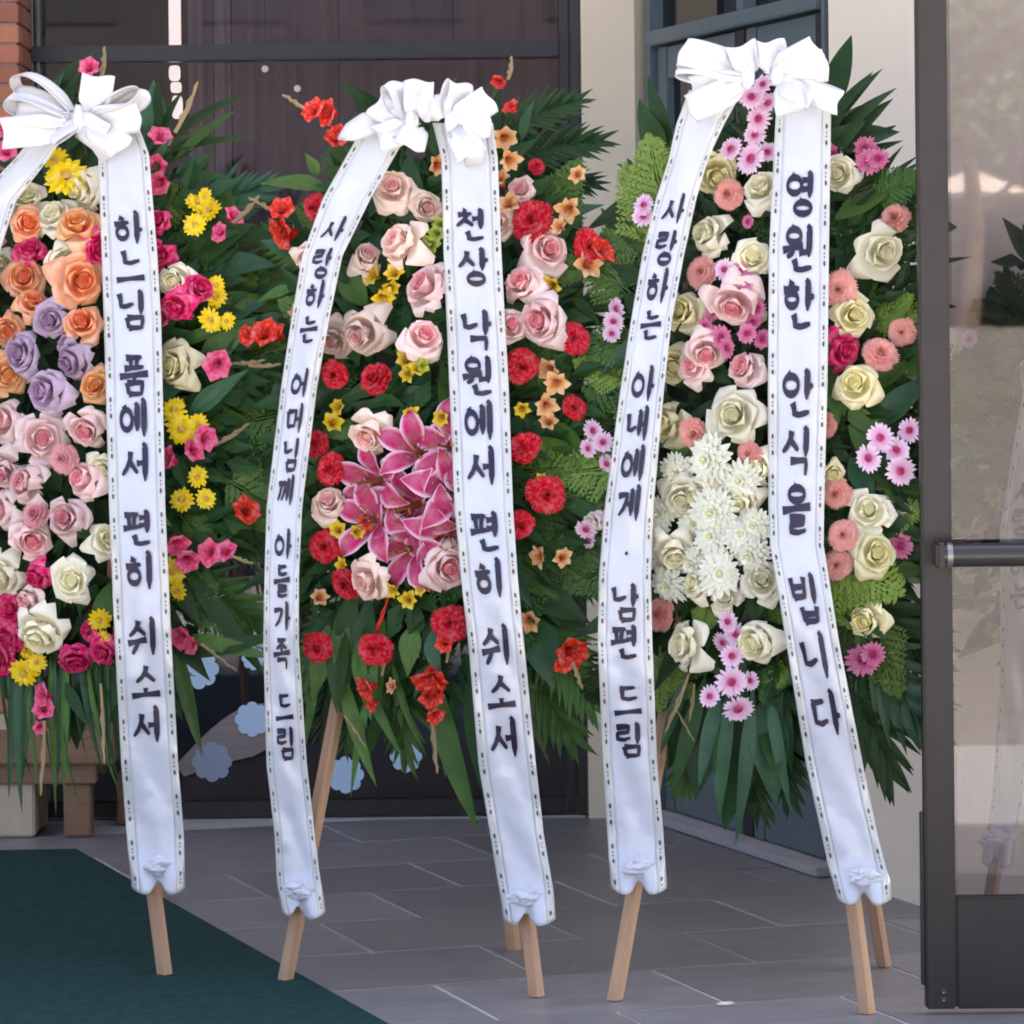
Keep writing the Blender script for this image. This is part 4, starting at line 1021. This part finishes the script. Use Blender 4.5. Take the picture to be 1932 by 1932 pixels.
leaves(s2, 'strap', '815 1260 872 1568 1.5; 880 1290 930 1545 1.4; 830 1240 800 1430 1.6; 900 1270 985 1480 1.3; 640 1250 690 1480 1.2; 600 1270 570 1400 1.3; 700 1290 650 1500 1; 740 1240 770 1420 1.2; 560 1300 510 1440; 660 1230 745 1420 1.4; 940 1240 1040 1420 1.2', ('leaf_mid', 'leaf_mid', 'leaf_dark'), 'strap_leaf', .03, .03, 14)
flowers(s2, '''
S: 743 362 90 .01; 802 390 76; 764 462 92; 690 492 80; 692 624 98 .01; 700 816 90; 622 954 84; 700 1090 96; 582 482 66; 632 640 74 -.03; 940 420 70 -.02
P: 812 546 100; 795 642 98; 840 1070 100; 1030 474 86; 990 540 90; 962 616 76; 1028 606 104 .02; 985 360 60 -.02
C: 632 706 62; 712 717 66; 598 838 52; 627 885 62; 614 1030 64; 655 1100 60; 600 1220 60 .03; 710 1226 66 .03; 850 1176 66; 1005 418 80; 982 690 66; 990 846 64; 1030 932 74; 980 988 60; 1082 640 62; 1110 466 66; 1012 316 34; 598 392 50; 1084 770 46 -.02
Q: 710 522 46; 746 520 46; 720 556 46; 735 540 40; 768 682 48; 790 700 44; 775 705 40; 626 800 46 -.02; 642 768 38 -.02; 772 776 38; 836 786 36; 640 1002 40; 672 1004 36; 650 1066 36; 746 1110 38; 800 1108 38; 772 1132 38; 1045 536 50; 1018 905 34; 985 770 36
T: 822 310 50; 950 258 54; 957 300 46; 946 345 52; 960 390 54; 1075 392 54; 1106 500 58; 1040 694 58; 1050 720 50; 1030 762 52; 1036 798 44; 1000 1168 48; 1022 1050 44; 1060 1052 44; 600 1130 40; 745 1296 36; 590 530 44; 560 600 44; 1060 430 40; 1090 330 40
N: 835 424 40; 812 462 44; 826 440 36; 804 470 36; 800 690 30
E: 595 212 50; 628 214 56; 632 268 46; 640 250 40; 533 402 56; 548 440 60; 530 430 44; 500 638 60; 528 634 50; 476 632 44; 700 1296 56 .03; 708 1328 34 .03; 812 1270 66 .03; 830 1300 62 .03; 808 1312 50 .03; 820 1345 40 .03; 944 152 34; 968 206 34; 1072 1225 66; 1062 1252 40; 840 1215 34; 690 985 34 -.02; 1130 480 50
''', 12)
lilies(s2, '792 858 180; 862 846 180; 720 905 185; 792 950 205; 856 925 190; 716 985 180; 786 1032 185; 850 1000 180', 5)
stems(s2, '575 205 534 178 12; 520 400 470 372 12; 812 1340 824 1458 12; 958 150 966 106 10; 1080 1250 1098 1300 12; 470 690 530 688 10; 720 1275 728 1210 8; 842 1250 850 1180 9; 650 1350 690 1410 7', M['stem_tan'], .06)
stems(s2, '835 1190 805 1360 7; 700 1210 735 1120 6', PM['E'], .06)
R2L = [(232, 690, 795), (275, 665, 756), (375, 609, 699), (483, 570, 646), (608, 549, 620), (733, 530, 598), (958, 503, 570), (1091, 499, 564), (1216, 497, 564), (1441, 503, 579), (1574, 518, 594), (1674, 523, 606), (1735, 532, 614)]
ribbon(s2, R2L, Ls('사랑하는어머님께아들가족드림', [(410, 455), (470, 522), (530, 582), (597, 648), (697, 750), (763, 817), (829, 888), (898, 953), (1000, 1055), (1068, 1125), (1137, 1190), (1206, 1262), (1310, 1360), (1374, 1432)]), 1735, 562, seed=5, ls=.46)
R2R = [(232, 816, 930), (300, 833, 939), (475, 837, 946), (608, 843, 953), (733, 848, 960), (958, 858, 968), (1091, 870, 977), (1216, 884, 989), (1441, 903, 1011), (1574, 925, 1026), (1674, 941, 1043), (1748, 950, 1048)]
ribbon(s2, R2R, Ls('천상낙원에서편히쉬소서', [(396, 455), (470, 535), (588, 660), (676, 745), (758, 830), (844, 915), (968, 1041), (1055, 1127), (1182, 1255), (1273, 1338), (1355, 1428)]), 1748, 992, seed=6)
bow(s2, [(762, 224, 738, 156, 50, 52, .5), (788, 222, 790, 152, 56, 22, .42), (762, 232, 706, 196, 52, 14, .32), (772, 240, 712, 262, 54, -24, .28), (846, 224, 866, 155, 54, 54, .5), (858, 230, 926, 186, 56, 18, .4), (858, 238, 924, 228, 62, 10, .3), (842, 226, 838, 182, 56, 12, .36), (784, 238, 774, 282, 56, -16, .26), (864, 240, 892, 296, 58, -14, .26), (806, 228, 818, 176, 50, 30, .4), (770, 230, 738, 232, 60, 6, .3)], [(776, 228, 16, 18), (850, 230, 16, 18)])
tail(s2, [(730, 225), (690, 235), (660, 250), (637, 262)], [40, 46, 36, 4], .19)
tail(s2, [(860, 240), (890, 280), (897, 312)], [44, 46, 36], .215)

# ------------------------------------------------------------------ stand 3
s3 = Stand('flower_stand', G(1160, 1887), G(1637, 1912), (1455, 770), (285, 560), 'flower stand with ivory roses, white mums and pink daisies beside the open glass door')
leg(s3, s3.fl, s3.at(1410, 480, -.03)); leg(s3, s3.fr, s3.at(1455, 480, -.03)); leg(s3, G(1668, 1824), s3.at(1432, 400, -.08))
base_pad(s3); scatter_leaves(s3, 103)
leaves(s3, 'palm', '1590 1180 1740 1380; 1560 1210 1690 1440; 1600 1100 1760 1250; 1580 380 1740 330', ('leaf_dark', 'leaf_blue'), 'palm_frond', .0, .0, 21)
leaves(s3, 'strap', '1545 235 1612 64 2.6; 1545 262 1646 114 2.2; 1550 290 1666 144 2.6; 1555 300 1676 178 2.6; 1560 310 1684 232 3; 1550 250 1640 128 1.4; 1545 330 1690 250 2.4', ('leaf_dark',), 'strap_leaf', .0, .0, 22)
leaves(s3, 'leaf', '1240 372 1098 420 .8; 1230 400 1105 452 .8; 1260 300 1190 190 .8; 1270 280 1210 140 .6; 1575 280 1680 235 1; 1620 440 1540 420; 1330 1310 1245 1440 .8; 1350 1320 1300 1500 .9; 1400 1320 1380 1560 .8; 1440 1320 1465 1510 .8; 1300 1290 1225 1350 .8; 1470 1300 1490 1450 .8; 1200 760 1105 720; 1190 1150 1080 1200', ('leaf_dark', 'leaf_blue'), 'leaf', .0, .03, 23)
leaves(s3, 'frond', '1210 560 1100 480; 1210 700 1090 760; 1210 800 1090 880; 1200 1040 1100 1120; 1220 1180 1110 1330; 1260 1260 1180 1430; 1340 1290 1290 1500; 1400 1300 1410 1540; 1460 1280 1480 1520; 1600 900 1740 880; 1600 760 1730 780; 1600 500 1730 470; 1600 640 1740 600; 1590 1040 1740 1080; 1560 1200 1640 1420; 1270 420 1180 300', ('leaf_dark', 'leaf_dark', 'leaf_mid'), 'palm_frond', -.03, -.02, 24)
leaves(s3, 'strap', '1380 1290 1340 1540 1.4; 1420 1300 1400 1590 1.3; 1330 1280 1265 1500 1.3; 1300 1270 1240 1420 1.4; 1450 1290 1480 1530 1.3; 1360 1300 1310 1480 1.5', ('leaf_blue', 'leaf_dark'), 'strap_leaf', .03, .03, 25)
leaves(s3, 'fern', '1260 420 1225 265 1.1; 1250 470 1180 320 1; 1200 560 1100 480 1.2; 1190 560 1140 440 1; 1215 640 1095 650 1.3; 1190 720 1090 680 1; 1180 880 1050 890 1.3; 1190 960 1060 920; 1190 1060 1070 1100 1.2; 1230 1230 1290 1310 1.2; 1245 1220 1245 1330 1; 1570 1060 1690 1110 1.5 .04; 1580 1050 1600 1170 1.3 .04; 1620 1060 1560 1160 1.2 .04; 1470 1250 1440 1320 1.2; 1430 1120 1480 1170 1; 1340 1130 1320 1200 1 .03; 1640 620 1710 560 1.2; 1650 560 1740 640; 1660 980 1740 960 1.2; 1640 380 1730 330 1.2; 1400 1150 1410 1230 1; 1490 1240 1440 1310 1', ('leaf_bright', 'leaf_bright', 'leaf_mid'), 'fern', .02, .02, 26)
flowers(s3, '''
V: 1418 184 52 .06; 1450 196 50 .06; 1432 224 52 .05; 1474 150 50 .06; 1440 160 44 .06; 1424 256 46 .03; 1380 282 56 .02; 1418 300 64 .02; 1448 288 46; 1216 388 48; 1214 408 46; 1368 508 46 .02; 1660 826 58 .02; 1692 850 58 .02; 1640 864 56 .03; 1698 888 60 .03; 1716 812 50; 1374 1172 48; 1388 1196 48; 1364 1212 46; 1382 1238 52 .02; 1380 1286 58 .03; 1392 1336 62 .03; 1340 1314 48 .02; 1416 1284 38; 1164 582 46; 1158 606 44; 1154 630 40; 1120 812 46; 1138 834 42; 1110 846 40; 1146 874 44; 1106 998 44; 1112 1018 42; 1130 980 40
U: 1484 150 40 .03; 1640 306 60; 1634 280 46; 1656 300 44; 1412 418 30; 1408 530 38 .03; 1430 582 42 .02; 1420 608 38 .02; 1332 616 42 .03; 1360 636 46 .03; 1410 630 40 .03; 1440 640 40 .02; 1372 656 42 .03; 1344 590 36 .02; 1628 1246 66; 1646 1234 50; 1700 1030 50; 1395 512 36 .02; 1570 290 44
W: 1330 930 84; 1370 1130 60 -.01; 1320 1105 76; 1440 362 90; 1344 446 94; 1420 490 84; 1390 786 112 .02; 1292 936 88; 1400 934 94; 1276 1040 96; 1300 1216 100 .01; 1436 1210 100; 1660 476 98; 1640 966 84; 1585 330 84; 1120 986 44; 1440 1100 80; 1436 880 80
D: 1350 326 84; 1292 590 84 -.01; 1272 690 80 -.02; 1266 800 88 -.02; 1605 596 90; 1616 730 100; 1570 890 60; 1650 1046 98; 1640 1166 94; 1570 640 60 -.03
P: 1386 566 104 .01; 1334 660 92; 1310 692 74; 1412 696 92
K: 1377 368 62 .01; 1326 515 62; 1310 816 60; 1416 856 50; 1248 1160 60; 1690 414 60; 1584 546 70; 1660 670 62; 1702 626 54; 1580 930 66; 1592 1010 62; 1580 1066 62; 1555 800 50 -.02
M: 1400 905 84 .01;  1312 1060 84; 1395 1010 80; 1236 1010 70; 1346 866 100 .02; 1282 886 84 .01; 1350 962 94 .02; 1250 965 70; 1430 988 80 .01; 1350 1012 92 .02; 1424 1042 82 .01; 1266 1100 90 .01; 1356 1082 90 .02; 1240 1050 60; 1310 985 70
H: 1586 660 76
''', 13)
# baby's breath like sprigs at the right edge
stems(s3, '1300 1270 1255 1380 9; 1310 1290 1300 1360 7; 1270 1330 1310 1400 6', M['stem_tan'], .05)
R3L = [(170, 1300, 1402), (235, 1276, 1366), (300, 1262, 1336), (375, 1238, 1314), (475, 1213, 1292), (608, 1190, 1267), (733, 1171, 1253), (958, 1141, 1233), (1091, 1130, 1228), (1216, 1128, 1231), (1441, 1138, 1240), (1574, 1146, 1252), (1690, 1153, 1258)]
ribbon(s3, R3L, Ls('사랑하는아내에게.남편드림', [(367, 422), (437, 497), (508, 572), (586, 642), (692, 757), (768, 832), (842, 908), (917, 983), (1044, 1050), (1104, 1171), (1182, 1244), (1295, 1350), (1366, 1427)]), 1690, 1206, seed=8, ls=.5)
R3R = [(180, 1462, 1566), (212, 1464, 1568), (475, 1451, 1564), (733, 1449, 1561), (958, 1450, 1555), (1029, 1453, 1554), (1091, 1464, 1564), (1216, 1484, 1584), (1441, 1521, 1628), (1574, 1550, 1656), (1674, 1571, 1680), (1710, 1580, 1682)]
ribbon(s3, R3R, Ls('영원한안식을빕니다', [(326, 403), (429, 512), (530, 622), (700, 788), (808, 895), (917, 1005), (1085, 1174), (1195, 1280), (1304, 1387)]), 1710, 1630, seed=9)
bow(s3, [(1408, 138, 1284, 100, 60, 14, .28), (1408, 146, 1282, 128, 66, 34, .26), (1412, 150, 1304, 172, 58, -18, .26), (1412, 142, 1392, 86, 62, 34, .42), (1456, 138, 1448, 78, 60, 36, .42), (1466, 134, 1546, 92, 60, 20, .34), (1470, 144, 1560, 122, 62, 8, .28), (1400, 156, 1300, 206, 56, -26, .26), (1490, 150, 1500, 214, 66, 14, .26), (1500, 160, 1584, 194, 48, 20, .22), (1478, 150, 1540, 180, 66, -6, .24)], [(1410, 146, 16, 18), (1466, 142, 16, 18)])
tail(s3, [(1385, 160), (1350, 185), (1330, 215)], [52, 56, 56], .205)

# ------------------------------------------------------------------ stand 4, seen through the door glass
s4 = Stand('flower_stand', G(1858, 1762), G(2240, 1772), (2060, 850), (230, 440), 'flower stand with pale roses and yellow blooms seen through the door glass', .15)
leg(s4, s4.fl, s4.at(2050, 560, -.03)); leg(s4, s4.fr, s4.at(2075, 560, -.03)); leg(s4, G(2120, 1715), s4.at(2062, 520, -.08))
base_pad(s4); scatter_leaves(s4, 104, 70, 500)
leaves(s4, 'palm', '1960 850 1790 640; 1960 900 1800 740; 1950 1000 1795 900; 1980 780 1840 600', ('leaf_mid', 'leaf_dark'), 'palm_frond', .0, .0, 31)
flowers(s4, '''
Q: 1892 1200 50; 1905 1215 50; 1930 1225 46; 1880 1180 40; 1885 935 50; 1900 950 46
V: 1840 1010 40; 1850 990 40; 1830 640 40
S: 1960 700 80; 1980 900 90; 1950 1060 84; 2020 800 90; 2030 980 90; 2080 700 90; 2100 900 90; 2050 1120 90; 2130 1040 80; 2150 780 80
T: 1930 1240 44; 1950 1150 44; 1900 1090 40
''', 14)
R4L = [(560, 2000, 2070), (700, 1936, 2010), (1000, 1886, 1962), (1150, 1888, 1958), (1300, 1886, 1950), (1500, 1872, 1930), (1640, 1852, 1912)]
ribbon(s4, R4L, Ls('사랑하는', [(900, 950), (960, 1010), (1040, 1090), (1100, 1150)]), 1640, 1876, seed=15, hb=.13)
R4R = [(560, 2085, 2160), (900, 2110, 2190), (1300, 2150, 2230), (1640, 2180, 2260)]
ribbon(s4, R4R, [], 1640, 2222, seed=16, hb=.13)
bow(s4, [(2070, 560, 2010, 530, 45, 15, .4), (2090, 560, 2150, 530, 45, 15, .4), (2080, 560, 2080, 500, 45, 20, .4)], [(2080, 560, 28, 24)], .16)

# ================================================================== OUTSIDE (behind the camera, mirrored in the glass)
struct(box('terrace', -20, 60, -90, -46, -.03, 1.6, M['ground']))
def tree(x, y, z0, hgt, rad, seed, label):
    rd = random.Random(seed); t = empty('tree', (x, y, z0)); tag(t, label, 'tree', 'trees beyond the parking area')
    pts = [Vector((x, y, z0)), Vector((x + .2, y, z0 + hgt * .3)), Vector((x - .1, y + .2, z0 + hgt * .75))]
    mb = MB(); v_, f_ = tube_vf(pts, [.28, .2, .06], 8); mb.add(v_, f_)
    for k in range(7):
        a = rd.uniform(0, 6.28); b = pts[1].lerp(pts[2], rd.random()); e = b + Vector((math.cos(a), math.sin(a), .8)) * rad * .6; v_, f_ = tube_vf([b, e], [.1, .02], 5); mb.add(v_, f_)
    obj('trunk', mb.mesh('trunk'), M['bark'], t); mb = MB()
    cl_ = [Vector((rd.gauss(0, .45) * rad, rd.gauss(0, .45) * rad, z0 + hgt * rd.uniform(.45, .95))) for _ in range(26)]
    for k in range(2600):
        c = rd.choice(cl_); p = Vector((x, y, 0)) + c + Vector((rd.gauss(0, .3), rd.gauss(0, .3), rd.gauss(0, .25))) * rad * .55
        d = Vector((rd.uniform(-1, 1), rd.uniform(-1, 1), rd.uniform(-1, 1))).normalized(); e = d.cross(Vector((.3, .5, .8))).normalized(); s_ = rd.uniform(.1, .24)
        mb.add([p - d * s_, p + e * s_ * .5, p + d * s_, p - e * s_ * .5], [(0, 1, 2, 3)])
    obj('crown', mb.mesh('crown', False), M['tree_leaf'], t)
tree(9.5, -62, 1.6, 7.5, 3.2, 1, 'broad leafy tree beside the patio parasol')
tree(14.5, -70, 1.6, 8.5, 3.6, 2, 'tall leafy tree behind the patio parasol')
tree(4.5, -74, 1.6, 7, 3.2, 3, 'rounded leafy tree left of the patio parasol on the terrace')
bb = empty('reflection_building', (-6, -64, 0)); tag(bb, 'brown building added behind the camera to darken the window reflections', 'building')  # invented building, gives the window panes something dark to reflect
box('wall', -24, 5.5, -68, -60, -.03, 13.5, M['brown_wall'], bb)
box('roof', -24.5, 6, -68.5, -59.5, 13.502, 13.9, M['brown_roof'], bb)
for k in range(14):
    zz = 3.2 if k < 7 else 8.6; k %= 7
    wn_ = box('window', -22 + k * 3.8, -20 + k * 3.8, -59.99, -59.93, zz, zz + 2, M['frame'], bb)
um_ = empty('patio_parasol', (10.6, -70, 1.6)); tag(um_, 'pale canvas patio parasol on a slim pole across the parking area', 'parasol')
vv = [(10.6, -70, 5.35)]; ff = []
for k in range(8):
    a = k * .7854; vv.append((10.6 + 1.5 * math.cos(a), -70 + 1.5 * math.sin(a), 4.75))
for k in range(8): ff.append((0, 1 + k, 1 + (k + 1) % 8))
o = obj('canopy', mesh('canopy', vv, ff), M['canvas'], um_); md = o.modifiers.new('s', 'SOLIDIFY'); md.thickness = .02
v_, f_ = tube_vf([Vector((10.6, -70, 1.6)), Vector((10.6, -70, 5.3))], [.05, .04], 8); obj('pole', mesh('pole', v_, f_), M['canvas'], um_)
box('foot', 10.2, 11, -70.4, -69.6, 1.6, 1.7, M['sillstone'], um_)
